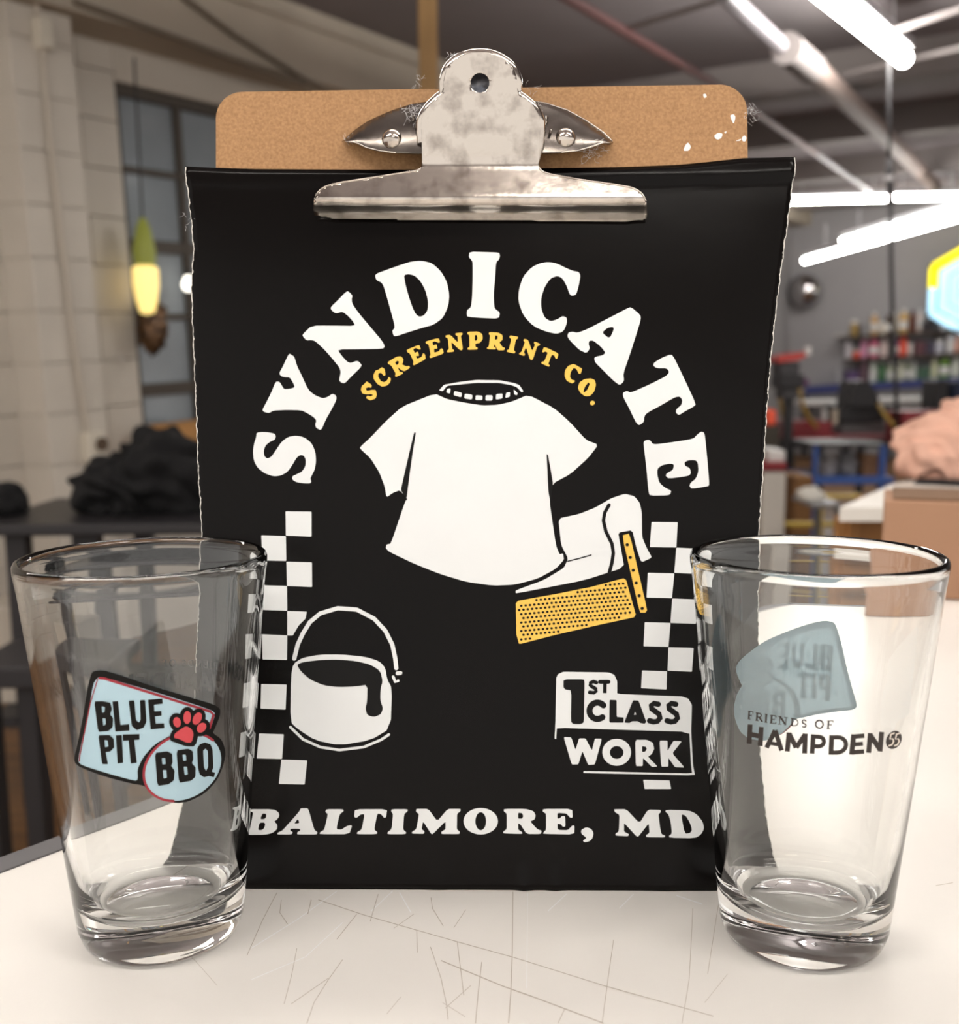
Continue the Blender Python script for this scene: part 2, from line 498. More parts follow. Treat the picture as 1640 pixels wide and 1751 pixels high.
# ------------------------------------------------------------------ work table
tl0, tl1 = on_z(0, 1494), on_z(111, 1452)
tdir = (tl1 - tl0).normalized()
tperp = Vector((-tdir.y, tdir.x, 0))           # to the left of the edge
if tperp.x > 0: tperp = -tperp
back_y = on_z(1400, 982).y
pA = tl0 - tdir * 1.6
k = (back_y - tl0.y) / tdir.y
pB = tl0 + tdir * k
tb_ = empty('work_table', (0.2, 0.3, FLOOR_Z), 'white laminate work table with scratches and a grey edge', 'table')
outline = [Vector((pA.x, pA.y, 0)), Vector((pB.x, pB.y, 0)), Vector((1.9, back_y, 0)), Vector((1.9, pA.y, 0))]
bm = bmesh.new()
lo = [bm.verts.new(v - Vector((0, 0, 0.036))) for v in outline]; hi = [bm.verts.new(v) for v in outline]
bm.faces.new(hi); bm.faces.new(lo[::-1])
for i in range(4): bm.faces.new((lo[i], lo[(i + 1) % 4], hi[(i + 1) % 4], hi[i]))
world_bm('tabletop', bm, M_table, tb_)
def edging(a, b, out, wd=0.014):
    bm = bmesh.new()
    q = [a, b, b + out * wd, a + out * wd]
    lo = [bm.verts.new(v + Vector((0, 0, -0.038))) for v in q]; hi = [bm.verts.new(v + Vector((0, 0, 0.0008))) for v in q]
    bm.faces.new(hi); bm.faces.new(lo[::-1])
    for i in range(4): bm.faces.new((lo[i], lo[(i + 1) % 4], hi[(i + 1) % 4], hi[i]))
    world_bm('edging', bm, M_edge, tb_)
edging(outline[0], outline[1], tperp)
edging(outline[1], outline[2], Vector((0, 1, 0)), 0.03)
for x, y in ((pB.x + 0.1, back_y - 0.08), (1.75, back_y - 0.08), (pA.x + 0.12, pA.y + 0.1), (1.75, pA.y + 0.1)):
    world_bm('leg', box((x - 0.03, y - 0.03, FLOOR_Z), (x + 0.03, y + 0.03, -0.036)), M_edge, tb_)
# hairline scratches (crop coordinates of the table photo area)
SX, SY, SS = 420, 1480, 0.4878
def scr(lines, name, m, w):
    pr = Print(SX, SY, SS)
    for l, ww in lines: pr.stroke(l, w * ww, False)
    o = pr.build(name, m, lambda x, y: on_z(x, y, 0.00012), tb_)
    o['kind'] = 'stuff'
scr([([(110, 95), (60, 190), (5, 315)], 1), ([(125, 120), (120, 165), (147, 205)], 1), ([(230, 120), (218, 170)], 1.2),
     ([(255, 120), (420, 175), (640, 238), (745, 268), (940, 322), (1260, 422), (1640, 528)], 1.1),
     ([(465, 100), (437, 195)], 1), ([(390, 170), (320, 258)], 1), ([(650, 112), (655, 150), (693, 212)], 1.1), ([(937, 92), (935, 300), (930, 440), (922, 553)], 1.4),
     ([(600, 228), (602, 305)], 1), ([(648, 285), (685, 395), (705, 490), (710, 540)], 1.1), ([(742, 268), (765, 455)], 1.1),
     ([(685, 333), (900, 422), (1015, 463), (1255, 553)], 1.6), ([(828, 338), (815, 450), (806, 553)], 1.2), ([(1290, 260), (1270, 400), (1250, 553)], 1),
     ([(1568, 150), (1555, 400), (1530, 553)], 0.9), ([(340, 330), (290, 400), (240, 480), (215, 553)], 1), ([(290, 395), (160, 485)], 0.9),
     ([(180, 290), (160, 390), (135, 485)], 0.9), ([(1120, 500), (1095, 553)], 0.9), ([(790, 420), (700, 500)], 0.8), ([(772, 155), (730, 218)], 0.8),
     ([(590, 170), (520, 220)], 0.7), ([(690, 480), (770, 530)], 0.7), ([(545, 460), (495, 520)], 0.7),
     ([(-150, 60), (-240, 110), (-370, 165)], 0.8), ([(-60, 140), (-130, 210), (-260, 270)], 0.7), ([(-290, 250), (-180, 330), (-100, 420)], 0.6),
     ([(1665, 90), (1640, 250), (1620, 380)], 0.8), ([(2480, 60), (2420, 70)], 0.8), ([(1690, 380), (1610, 480)], 0.6)],
    'dark_scratches', M_scr, 2.2)
scr([([(320, 90), (180, 190), (20, 290)], 1), ([(515, 90), (440, 160)], 1), ([(540, 95), (580, 165)], 1.2), ([(1125, 100), (1060, 160)], 1),
     ([(1360, 100), (1310, 150)], 1), ([(1510, 105), (1600, 135)], 1.3), ([(340, 200), (210, 320), (20, 400)], 0.8), ([(988, 95), (986, 430)], 0.8)],
    'pale_scratches', M_scr2, 2.6)

# ------------------------------------------------------------------ clipboard and poster
YAW, LEAN = -0.0267, 0.1724
UX = Vector((math.cos(YAW), math.sin(YAW), 0)); UZ = Vector((0, math.sin(LEAN), math.cos(LEAN)))
NP = UX.cross(UZ).normalized()                    # towards the viewer
OP = Vector((0.00156, 0.43146, 0))
def pl(u, w, d=0.0):
    return OP + UX * u + UZ * w + NP * d
def uw(px, py, d=0.0):
    v = hit(px, py, OP + NP * d, NP) - OP - NP * d
    w = v.dot(UZ - UX * UX.dot(UZ)) / (1 - UX.dot(UZ) ** 2)
    return v.dot(UX) - w * UX.dot(UZ), w

cb = empty('clipboard', pl(0, 0), 'brown hardboard clipboard with a big nickel clip standing behind two glasses', 'clipboard')
# board with rounded corners
u0, u1 = -0.1143, 0.1143; w0, w1 = 0.0012, 0.3425
def rounded(u0, u1, w0, w1, r, n=8):
    out = []
    for cx, cw, a0 in ((u1 - r, w1 - r, 0), (u0 + r, w1 - r, 90), (u0 + r, w0 + r, 180), (u1 - r, w0 + r, 270)):
        for i in range(n + 1):
            a = math.radians(a0 + 90 * i / n); out.append((cx + r * math.cos(a), cw + r * math.sin(a)))
    return out
bp = rounded(u0, u1, w0, w1, 0.0115)
bm = bmesh.new()
fr = [bm.verts.new(pl(u, w, -0.0006)) for u, w in bp]; bk = [bm.verts.new(pl(u, w, -0.0038)) for u, w in bp]
bm.faces.new(fr); bm.faces.new(bk[::-1])
for i in range(len(bp)):
    f = bm.faces.new((bk[i], bk[(i + 1) % len(bp)], fr[(i + 1) % len(bp)], fr[i]))
    f.material_index = 1
board = world_bm('board', bm, M_board, cb)
board.data.materials.append(M_boardedge)
def on_board(px, py, d=-0.00045):
    return hit(px, py, OP + NP * d, NP)
for sp in ([(1168, 258), (1172, 248), (1177, 243), (1182, 251), (1178, 258)], [(1221, 232), (1228, 227), (1236, 228), (1234, 236), (1228, 239), (1223, 237)],
           [(1248, 197), (1255, 195), (1258, 200), (1255, 212), (1252, 208)], [(1202, 161), (1207, 160), (1209, 166), (1204, 168)],
           [(1268, 236), (1273, 231), (1277, 235), (1275, 242), (1270, 242)], [(1257, 241), (1268, 237), (1266, 241)], [(1238, 226), (1243, 224), (1241, 229)]):
    Print().poly(sp).build('paint_spot', M_paint, on_board, cb)

# ---- clip: base plate, lever with jaw, rivets, pin
CX, CYO, CS = 520, 60, 0.36585
def cp(x, y): return CX + x * CS, CYO + y * CS
def plate(outline, dfun, m, name, thick=0.0008, holes=(), k=0.15, cuts=None, parent=cb):
    pr = Print(CX, CYO, CS); pr.poly(outline, holes, k)
    bm = bmesh.new()
    vs = [bm.verts.new((x, y, 0)) for x, y in pr.v]
    for f in pr.f: bm.faces.new([vs[i] for i in f])
    ys = [y for x, y in pr.v]; y = min(ys) + 2.0
    while y < max(ys):
        bmesh.ops.bisect_plane(bm, geom=bm.verts[:] + bm.edges[:] + bm.faces[:], plane_co=(0, y, 0), plane_no=(0, 1, 0), dist=1e-6)
        y += 2.0
    xs = [x for x, y in pr.v]; x = min(xs) + 12.0
    while x < max(xs):
        bmesh.ops.bisect_plane(bm, geom=bm.verts[:] + bm.edges[:] + bm.faces[:], plane_co=(x, 0, 0), plane_no=(1, 0, 0), dist=1e-6)
        x += 12.0
    for v in bm.verts:
        d = dfun(v.co.x, v.co.y); v.co = hit(v.co.x, v.co.y, OP + NP * d, NP)
    bmesh.ops.dissolve_degenerate(bm, dist=1e-7, edges=bm.edges[:])
    o = world_bm(name, bm, m, parent, True, 50)
    # face towards the viewer, thickness goes backwards
    me = o.data
    if sum(p.normal.dot(NP) * p.area for p in me.polygons) < 0: me.flip_normals()
    s = o.modifiers.new('thickness', 'SOLIDIFY'); s.thickness = thick; s.offset = -1
    return o
def interp(x, tab):
    for (a, va), (b, vb) in zip(tab, tab[1:]):
        if x <= b:
            t = max(0.0, (x - a) / (b - a)); t = t * t * (3 - 2 * t)
            return va + (vb - va) * t
    return tab[-1][1]
clip = empty('clip', (0, 0, 0)); clip.parent = cb; clip['label'] = 'scuffed nickel clip'
CLW = cb
def reparent(o): o.parent = clip; return o
B_TOP = [(180, 492), (240, 440), (300, 400), (400, 355), (500, 322), (600, 306), (1050, 306), (1130, 318), (1230, 350), (1320, 400), (1400, 455), (1442, 496)]
B_BOT = [(180, 497), (240, 502), (290, 525), (350, 540), (430, 550), (820, 556), (1200, 548), (1280, 540), (1350, 520), (1400, 502), (1442, 503)]
def tab(x, T):
    if x <= T[0][0]: return T[0][1]
    for (a, va), (b, vb) in zip(T, T[1:]):
        if x <= b: return va + (vb - va) * (x - a) / (b - a)
    return T[-1][1]
def d_base(x, y):
    # shell: the upper arc touches the wood, the lower edge stands off it
    zx, zy = (x - CX) / CS, (y - CYO) / CS
    t0, t1 = tab(zx, B_TOP), tab(zx, B_BOT)
    t = max(0.0, min(1.0, (zy - t0) / max(t1 - t0, 30.0)))
    e = max(0.0, 1 - abs((zx - 811) / 640.0) ** 3)
    return 0.0004 + 0.0105 * (0.35 + 0.65 * e) * (1 - (1 - t) ** 2.2)
reparent(plate([(180, 492), (240, 440), (300, 400), (400, 355), (500, 322), (600, 306), (1050, 306), (1130, 318), (1230, 350), (1320, 400), (1400, 455), (1442, 496),
                (1438, 505), (1400, 500), (1350, 520), (1280, 540), (1200, 548), (1100, 552), (820, 556), (540, 553), (430, 550), (350, 540), (290, 525), (240, 502), (205, 498)],
               d_base, M_steel2, 'base_plate', 0.001))
for px, py in (cp(410, 485), cp(1222, 480)):
    dd = d_base(px, py)
    c = hit(px, py, OP + NP * (dd + 0.0004), NP)
    bm = bmesh.new()
    add_lathe(bm, [(0.0, 0.0026), (0.0012, 0.0025), (0.0026, 0.0019), (0.0036, 0.001), (0.0041, 0.0003), (0.0043, -0.0006)], 24)
    Mr = Matrix(((UX.x, UZ.x, NP.x, c.x), (UX.y, UZ.y, NP.y, c.y), (UX.z, UZ.z, NP.z, c.z), (0, 0, 0, 1)))
    bm.transform(Mr)
    reparent(world_bm('rivet', bm, M_steel, cb, True))
LEV = [(78, 0.0255), (262, 0.0112), (276, 0.0100), (283, 0.0099), (334, 0.0110), (341, 0.0110), (350, 0.0094), (361, 0.0058), (364, 0.0050), (380, 0.0012)]
def lev0(y):
    for (a, va), (b, vb) in zip(LEV, LEV[1:]):
        if y <= b: return va + (vb - va) * max(-0.2, (y - a) / (b - a))
    return LEV[-1][1]
def d_lev(x, y):
    k_ = 9.0 if y < 300 else 3.0
    return sum(lev0(y + k_ * i / 4.0) for i in range(-4, 5)) / 9.0
lever_out = [(822, 75), (880, 82), (935, 108), (975, 145), (996, 200), (997, 262), (1030, 290), (1075, 330), (1100, 380), (1104, 420), (1100, 500), (1095, 605),
             (1100, 625), (1125, 645), (1250, 668), (1400, 692), (1520, 708), (1570, 730), (1597, 765), (1606, 820), (1602, 876), (1200, 870), (820, 868), (400, 864), (48, 858),
             (42, 800), (52, 750), (85, 712), (150, 692), (280, 672), (430, 648), (535, 632), (552, 615), (550, 500), (545, 420), (552, 375), (580, 330), (625, 285), (650, 262),
             (652, 200), (672, 145), (712, 105), (765, 82)]
reparent(plate(lever_out, d_lev, M_steel, 'lever', 0.0009, holes=[ellipse(822, 223, 44, 46, 0, 20)], k=0.25))
# flange folded back round the lever's thumb piece
fl = lever_out[30:] + lever_out[:12]
fl = [p for p in fl if p[1] < 612]
i0 = max(range(len(fl)), key=lambda i: (fl[i][0] - fl[i - 1][0]) ** 2 + (fl[i][1] - fl[i - 1][1]) ** 2)
fl = fl[i0:] + fl[:i0]
sm = []
for i in range(len(fl) - 1):
    p0, p1, p2, p3 = fl[max(i - 1, 0)], fl[i], fl[i + 1], fl[min(i + 2, len(fl) - 1)]
    for q in range(5):
        t_ = q / 5.0
        sm.append(tuple(0.5 * ((2 * p1[a]) + (-p0[a] + p2[a]) * t_ + (2 * p0[a] - 5 * p1[a] + 4 * p2[a] - p3[a]) * t_ ** 2 + (-p0[a] + 3 * p1[a] - 3 * p2[a] + p3[a]) * t_ ** 3) for a in (0, 1)))
sm.append(fl[-1])
bm = bmesh.new(); rows = []
for i, p in enumerate(sm):
    a = sm[max(i - 1, 0)]; b = sm[min(i + 1, len(sm) - 1)]
    tx, ty = b[0] - a[0], b[1] - a[1]; L = math.hypot(tx, ty) or 1
    nx, ny = ty / L, -tx / L
    if (p[0] - 822) * nx + (p[1] - 380) * ny < 0: nx, ny = -nx, -ny
    x, y = cp(*p); d = d_lev(x, y)
    c = hit(x, y, OP + NP * d, NP)
    ov = (UX * nx - UZ * ny)
    r_ = 0.0024 if p[1] < 520 else 0.0024 * max(0.2, (612 - p[1]) / 92)
    rows.append([bm.verts.new(c + ov * (r_ * math.sin(th) - 0.0002) - NP * (r_ * (1 - math.cos(th)))) for th in (0, 0.5, 1.0, 1.57)] + [bm.verts.new(c + ov * (r_ - 0.0002) - NP * (r_ + 0.003))])
for a, b in zip(rows, rows[1:]):
    for j in range(len(a) - 1): bm.faces.new((a[j], a[j + 1], b[j + 1], b[j]))
flo = reparent(world_bm('flange', bm, M_steel, cb, True))
def edge_bead(pts, dfun, name, r=0.00038):  # thin bead added so the plate edges catch bright outlines
    q = [cp(*p) for p in pts]; P3 = []
    for (x0, y0), (x1, y1) in zip(q, q[1:]):
        n_ = max(2, int(math.hypot(x1 - x0, y1 - y0) / 5))
        P3 += [hit(x0 + (x1 - x0) * i / n_, y0 + (y1 - y0) * i / n_, OP + NP * dfun(x0 + (x1 - x0) * i / n_, y0 + (y1 - y0) * i / n_), NP) for i in range(n_)]
    P3.append(hit(*q[-1], OP + NP * dfun(*q[-1]), NP))
    reparent(world_bm(name, tube(P3, r, 6), M_steel, cb, True))
lo_edge = chaikin(lever_out, 0.25)
r_side = [p_ for p_ in lo_edge if p_[0] > 1090 and 600 < p_[1] < 800]
l_side = [p_ for p_ in lo_edge if p_[0] < 560 and 600 < p_[1] < 800]
edge_bead(r_side, d_lev, 'highlight_bead'); edge_bead(l_side, d_lev, 'highlight_bead')
edge_bead(B_BOT[:5], d_base, 'highlight_bead'); edge_bead(B_BOT[-5:], d_base, 'highlight_bead'); edge_bead(B_TOP[6:], d_base, 'highlight_bead', 0.0003)
# hole showing the worn inner plate, spring pin
c0 = hit(*cp(822, 223), OP + NP * 0.016, NP)
bm = lathe([(0, 0), (0.006, 0)], 20)
bm.transform(Matrix(((UX.x, UZ.x, NP.x, c0.x), (UX.y, UZ.y, NP.y, c0.y), (UX.z, UZ.z, NP.z, c0.z), (0, 0, 0, 1))))
reparent(world_bm('inner_plate', bm, mat('scratched_dark_steel', (120, 124, 134), 0.35, metal=0.9, col2=(40, 42, 48), scale=260), cb))
a_ = hit(*cp(520, 420), OP + NP * 0.009, NP); b_ = hit(*cp(1128, 425), OP + NP * 0.009, NP)
reparent(world_bm('spring_pin', tube([a_, b_], 0.0024, 12), M_steel2, cb, True, 40))
for t_ in (0.06, 0.94):
    c = a_.lerp(b_, t_); ax = (b_ - a_).normalized()
    reparent(world_bm('spring_coil', tube([c + (NP * math.cos(q * 0.9) + UZ * math.sin(q * 0.9)) * 0.0038 + ax * (q * 0.00035 - 0.004) for q in range(28)], 0.0006, 5), M_steel2, cb, True))
# lint caught on the clip and the board edge
def lint(px, py, d, n, ext, seed, dense=0.00006):
    rnd = random.Random(seed)
    bm = bmesh.new(); c = hit(px, py, OP + NP * d, NP)
    for _ in range(n):
        p = c + UX * rnd.uniform(-ext, ext) * 0.5 + UZ * rnd.uniform(-ext, ext) * 0.5
        pts = [p]; dr = Vector((rnd.uniform(-1, 1), rnd.uniform(-1, 1), rnd.uniform(-1, 1))).normalized()
        for _k in range(7):
            dr = (dr + Vector((rnd.uniform(-1, 1), rnd.uniform(-1, 1), rnd.uniform(-1, 1))) * 0.55).normalized()
            p = p + dr * ext * 0.085; pts.append(p)
        add_tube(bm, pts, dense, 3)
    o = world_bm('lint', bm, M_lint, cb); o['kind'] = 'stuff'; o['label'] = 'tuft of pale lint'
for i, a in enumerate(((*cp(512, 372), 0.010, 40, 0.007, 0.00008), (*cp(1345, 540), 0.004, 40, 0.0075, 0.00008), (1284, 197, -0.001, 26, 0.006), (*cp(205, 488), 0.002, 16, 0.004), (715, 140, -0.001, 12, 0.004),
                       (*cp(1070, 262), 0.002, 5, 0.006), (*cp(690, 100), 0.022, 14, 0.003), (*cp(1095, 345), 0.012, 14, 0.004), (322, 375, 0.0, 9, 0.006))):
    lint(a[0], a[1], a[2], a[3], a[4], i, 0.00005)

# ---- poster sheet
po = empty('poster', pl(0, 0.0003), 'black glossy print shop poster with white arched lettering held in the clip', 'poster')
LE = [(318, 287), (319, 300), (324, 340), (328, 375), (332, 430), (328, 480), (329, 540), (331, 600), (335, 700), (338, 800), (342, 860), (345, 920), (342, 1050), (338, 1170), (329, 1290), (314, 1380), (296, 1455), (280, 1519)]
RE = [(1358, 272), (1356, 300), (1350, 340), (1346, 380), (1338, 440), (1328, 520), (1318, 620), (1312, 700), (1306, 800), (1301, 870), (1298, 915), (1294, 1000), (1291, 1150), (1295, 1290), (1305, 1400), (1328, 1530)]
TE = [(318, 287), (440, 289), (620, 290), (760, 290), (900, 288), (1060, 286), (1160, 282), (1240, 274), (1272, 271), (1358, 272)]
LEu = sorted(((uw(x, y)[1], uw(x, y)[0]) for x, y in LE)); REu = sorted(((uw(x, y)[1], uw(x, y)[0]) for x, y in RE)); TEu = [uw(x, y) for x, y in TE]
def lerp_tab(x, tab):
    if x <= tab[0][0]: return tab[0][1]
    for (a, va), (b, vb) in zip(tab, tab[1:]):
        if x <= b: return va + (vb - va) * (x - a) / (b - a)
    return tab[-1][1]
def sheet_d(u, w):
    d = 0.0
    top = max(0.0, (w - 0.288) / 0.03)
    d += 0.0022 * max(0.0, (abs(u) - 0.095) / 0.035) ** 2 * min(1.0, max(0.0, (w - 0.22) / 0.07))
    d += 0.0012 * math.exp(-((w - 0.304) / 0.0022) ** 2) * (1 if u > 0.03 else 0.2) * min(1, max(0, (u - 0.03) / 0.03) if u > 0.03 else 1)
    if w < 0.012:
        for cu, a, s in ((0.016, 0.0016, 0.0022), (0.029, 0.0012, 0.0022), (-0.02, 0.0004, 0.004), (0.075, 0.0006, 0.006)):
            d += a * math.exp(-((u - cu) / s) ** 2) * (1 - w / 0.012)
    return d
NU, NW = 110, 120
bm = bmesh.new(); grid = []
for j in range(NW + 1):
    b = j / NW; rowv = []
    for i in range(NU + 1):
        a = i / NU
        w = b * 0.3095
        ul, ur = lerp_tab(w, LEu), lerp_tab(w, REu)
        u = ul + (ur - ul) * a
        wt = lerp_tab(u, TEu)
        w = 0.0003 + (wt - 0.0003) * b
        ul, ur = lerp_tab(w, LEu), lerp_tab(w, REu)
        jag = 0.00025 * math.sin(w * 900) * math.sin(w * 371)
        u = ul + (ur - ul) * a + jag * ((1 - a) ** 8 - a ** 8)
        rowv.append(bm.verts.new(pl(u, w, sheet_d(u, w))))
    grid.append(rowv)
for j in range(NW):
    for i in range(NU): bm.faces.new((grid[j][i], grid[j][i + 1], grid[j + 1][i + 1], grid[j + 1][i]))
sheet = world_bm('sheet', bm, M_sheet, po, True)
if sum(p.normal.dot(NP) for p in sheet.data.polygons) < 0: sheet.data.flip_normals()
sheet.data.materials.append(M_cut)
sd = sheet.modifiers.new('thickness', 'SOLIDIFY'); sd.thickness = 0.0004; sd.offset = -1; sd.material_offset = 1; sd.material_offset_rim = 1

# ragged pale cut along both side edges
for side in (0, 1):
    bm = bmesh.new(); prev = None; rnd = random.Random(side)
    for j in range(401):
        w = 0.0006 + (lerp_tab((LEu, REu)[side][-1][1], TEu) - 0.001) * j / 400
        ue = lerp_tab(w, (LEu, REu)[side]) + 0.00025 * math.sin(w * 900) * math.sin(w * 371) * (1, -1)[side]
        wd = (0.00022 + 0.00035 * rnd.random() ** 2) * (1, -1)[side]
        dd = sheet_d(ue, w) + 0.00008
        cur = (bm.verts.new(pl(ue, w, dd)), bm.verts.new(pl(ue + wd, w, dd)))
        if prev: bm.faces.new((prev[0], prev[1], cur[1], cur[0]))
        prev = cur
    world_bm('cut_edge', bm, M_cut, po)
def on_sheet(d):
    return lambda x, y: hit(x, y, OP + NP * d, NP)
L1, L2, L3 = on_sheet(0.00012), on_sheet(0.00024), on_sheet(0.00036)
A_ = (420, 410, 0.2512); B_ = (760, 410, 0.2927); C_ = (600, 540, 0.2744); D_ = (420, 850, 0.2969); E_ = (860, 830, 0.2317); F_ = (920, 1120, 0.1890)
G_ = (420, 1350, 0.2561); H_ = (820, 1350, 0.2561); T_ = (600, 640, 0.3049)
# SYNDICATE
p = Print(*A_)
p.poly([(75, 1312), (130, 1308), (195, 1318), (206, 1335), (200, 1360), (165, 1375), (135, 1400), (122, 1440), (128, 1475), (148, 1490), (175, 1478), (205, 1435), (245, 1375), (290, 1342), (345, 1333), (400, 1345), (450, 1385), (475, 1445), (480, 1510), (470, 1565), (452, 1600), (440, 1625), (448, 1645), (440, 1658), (400, 1658), (345, 1650), (318, 1632), (318, 1610), (345, 1598), (385, 1578), (408, 1540), (410, 1495), (395, 1468), (370, 1465), (345, 1485), (320, 1530), (285, 1580), (240, 1605), (190, 1610), (130, 1590), (80, 1550), (55, 1500), (50, 1440), (58, 1385), (72, 1345)])
p.poly([(298, 774), (330, 795), (337, 815), (350, 860), (380, 920), (425, 1020), (470, 1058), (525, 1080), (560, 1070), (592, 1047), (618, 1062), (618, 1090), (585, 1155), (545, 1225), (520, 1285), (508, 1295), (480, 1280), (474, 1258), (482, 1230), (465, 1208), (420, 1180), (380, 1160), (280, 1158), (190, 1162), (160, 1180), (125, 1172), (114, 1158), (140, 1110), (175, 1040), (205, 965), (232, 968), (245, 990), (262, 1018), (300, 1015), (335, 1005), (325, 975), (300, 935), (270, 935), (245, 930), (228, 910), (255, 860), (285, 795)])
p.poly([(698, 350), (728, 380), (722, 400), (725, 435), (770, 500), (850, 595), (930, 690), (948, 725), (935, 742), (780, 745), (625, 746), (650, 785), (690, 830), (715, 840), (762, 822), (792, 852), (780, 872), (715, 935), (675, 978), (650, 972), (636, 955), (648, 905), (640, 870), (600, 820), (540, 750), (475, 690), (450, 682), (415, 685), (388, 655), (392, 640), (450, 585), (600, 585), (745, 587), (735, 560), (700, 520), (660, 488), (615, 502), (585, 480), (578, 460), (630, 410), (680, 358)])
p.poly([(880, 235), (960, 205), (1060, 170), (1130, 148), (1200, 143), (1270, 160), (1330, 215), (1370, 285), (1387, 370), (1380, 450), (1345, 530), (1280, 578), (1200, 600), (1110, 628), (1030, 655), (1008, 655), (998, 620), (1015, 600), (1012, 570), (990, 490), (965, 400), (940, 315), (925, 290), (890, 275)],
       [[(1078, 240), (1110, 233), (1150, 243), (1190, 280), (1225, 345), (1243, 420), (1240, 480), (1215, 515), (1185, 525), (1160, 510), (1135, 460), (1105, 370), (1085, 290)]])
p.at(*B_)
p.poly([(148, 70), (240, 72), (318, 75), (325, 90), (320, 115), (302, 130), (296, 220), (288, 310), (290, 390), (300, 408), (325, 425), (318, 460), (230, 457), (135, 450), (130, 435), (133, 410), (155, 395), (162, 340), (165, 230), (165, 130), (158, 118), (142, 100)])
p.poly([(610, 130), (660, 140), (720, 170), (755, 183), (785, 188), (795, 210), (785, 265), (770, 320), (750, 327), (733, 322), (715, 270), (690, 225), (660, 210), (620, 225), (585, 275), (565, 340), (565, 400), (585, 455), (620, 477), (660, 465), (690, 445), (715, 455), (715, 490), (695, 535), (655, 550), (590, 535), (520, 505), (460, 440), (432, 360), (435, 290), (460, 215), (510, 160), (560, 137)])
p.poly([(1090, 393), (1145, 440), (1147, 465), (1125, 540), (1080, 680), (1045, 780), (1050, 825), (1025, 850), (990, 825), (920, 755), (880, 715), (875, 690), (890, 682), (925, 675), (942, 660), (915, 625), (870, 588), (845, 590), (842, 610), (850, 635), (830, 662), (790, 645), (735, 590), (718, 565), (725, 542), (750, 537), (775, 545), (830, 525), (920, 478), (1010, 432), (1070, 400)], [[(920, 543), (950, 515), (985, 508), (990, 525), (965, 578)]])
p.poly([(1325, 668), (1345, 695), (1400, 810), (1470, 960), (1455, 975), (1400, 1005), (1370, 1025), (1352, 1010), (1355, 990), (1385, 965), (1390, 935), (1375, 915), (1345, 920), (1260, 970), (1185, 1010), (1168, 1030), (1165, 1065), (1135, 1085), (1115, 1060), (1080, 985), (1045, 920), (1042, 895), (1065, 883), (1085, 892), (1110, 885), (1200, 845), (1290, 800), (1315, 775), (1300, 750), (1240, 750), (1220, 735), (1225, 718), (1270, 690)])
p.poly([(1520, 1128), (1528, 1200), (1540, 1330), (1548, 1430), (1540, 1440), (1445, 1455), (1432, 1440), (1438, 1420), (1470, 1395), (1485, 1350), (1480, 1300), (1465, 1287), (1425, 1288), (1402, 1300), (1405, 1320), (1435, 1335), (1440, 1365), (1425, 1380), (1310, 1395), (1293, 1380), (1298, 1365), (1335, 1345), (1342, 1315), (1325, 1307), (1275, 1315), (1245, 1335), (1243, 1370), (1255, 1420), (1290, 1450), (1325, 1465), (1320, 1485), (1305, 1493), (1200, 1495), (1192, 1470), (1180, 1330), (1163, 1190), (1168, 1175), (1190, 1168), (1205, 1175), (1215, 1192), (1240, 1195), (1350, 1180), (1455, 1163), (1475, 1140), (1500, 1120)])
o = p.build('arched_lettering', M_white, L1, po); o['label'] = 'big white arched headline word'
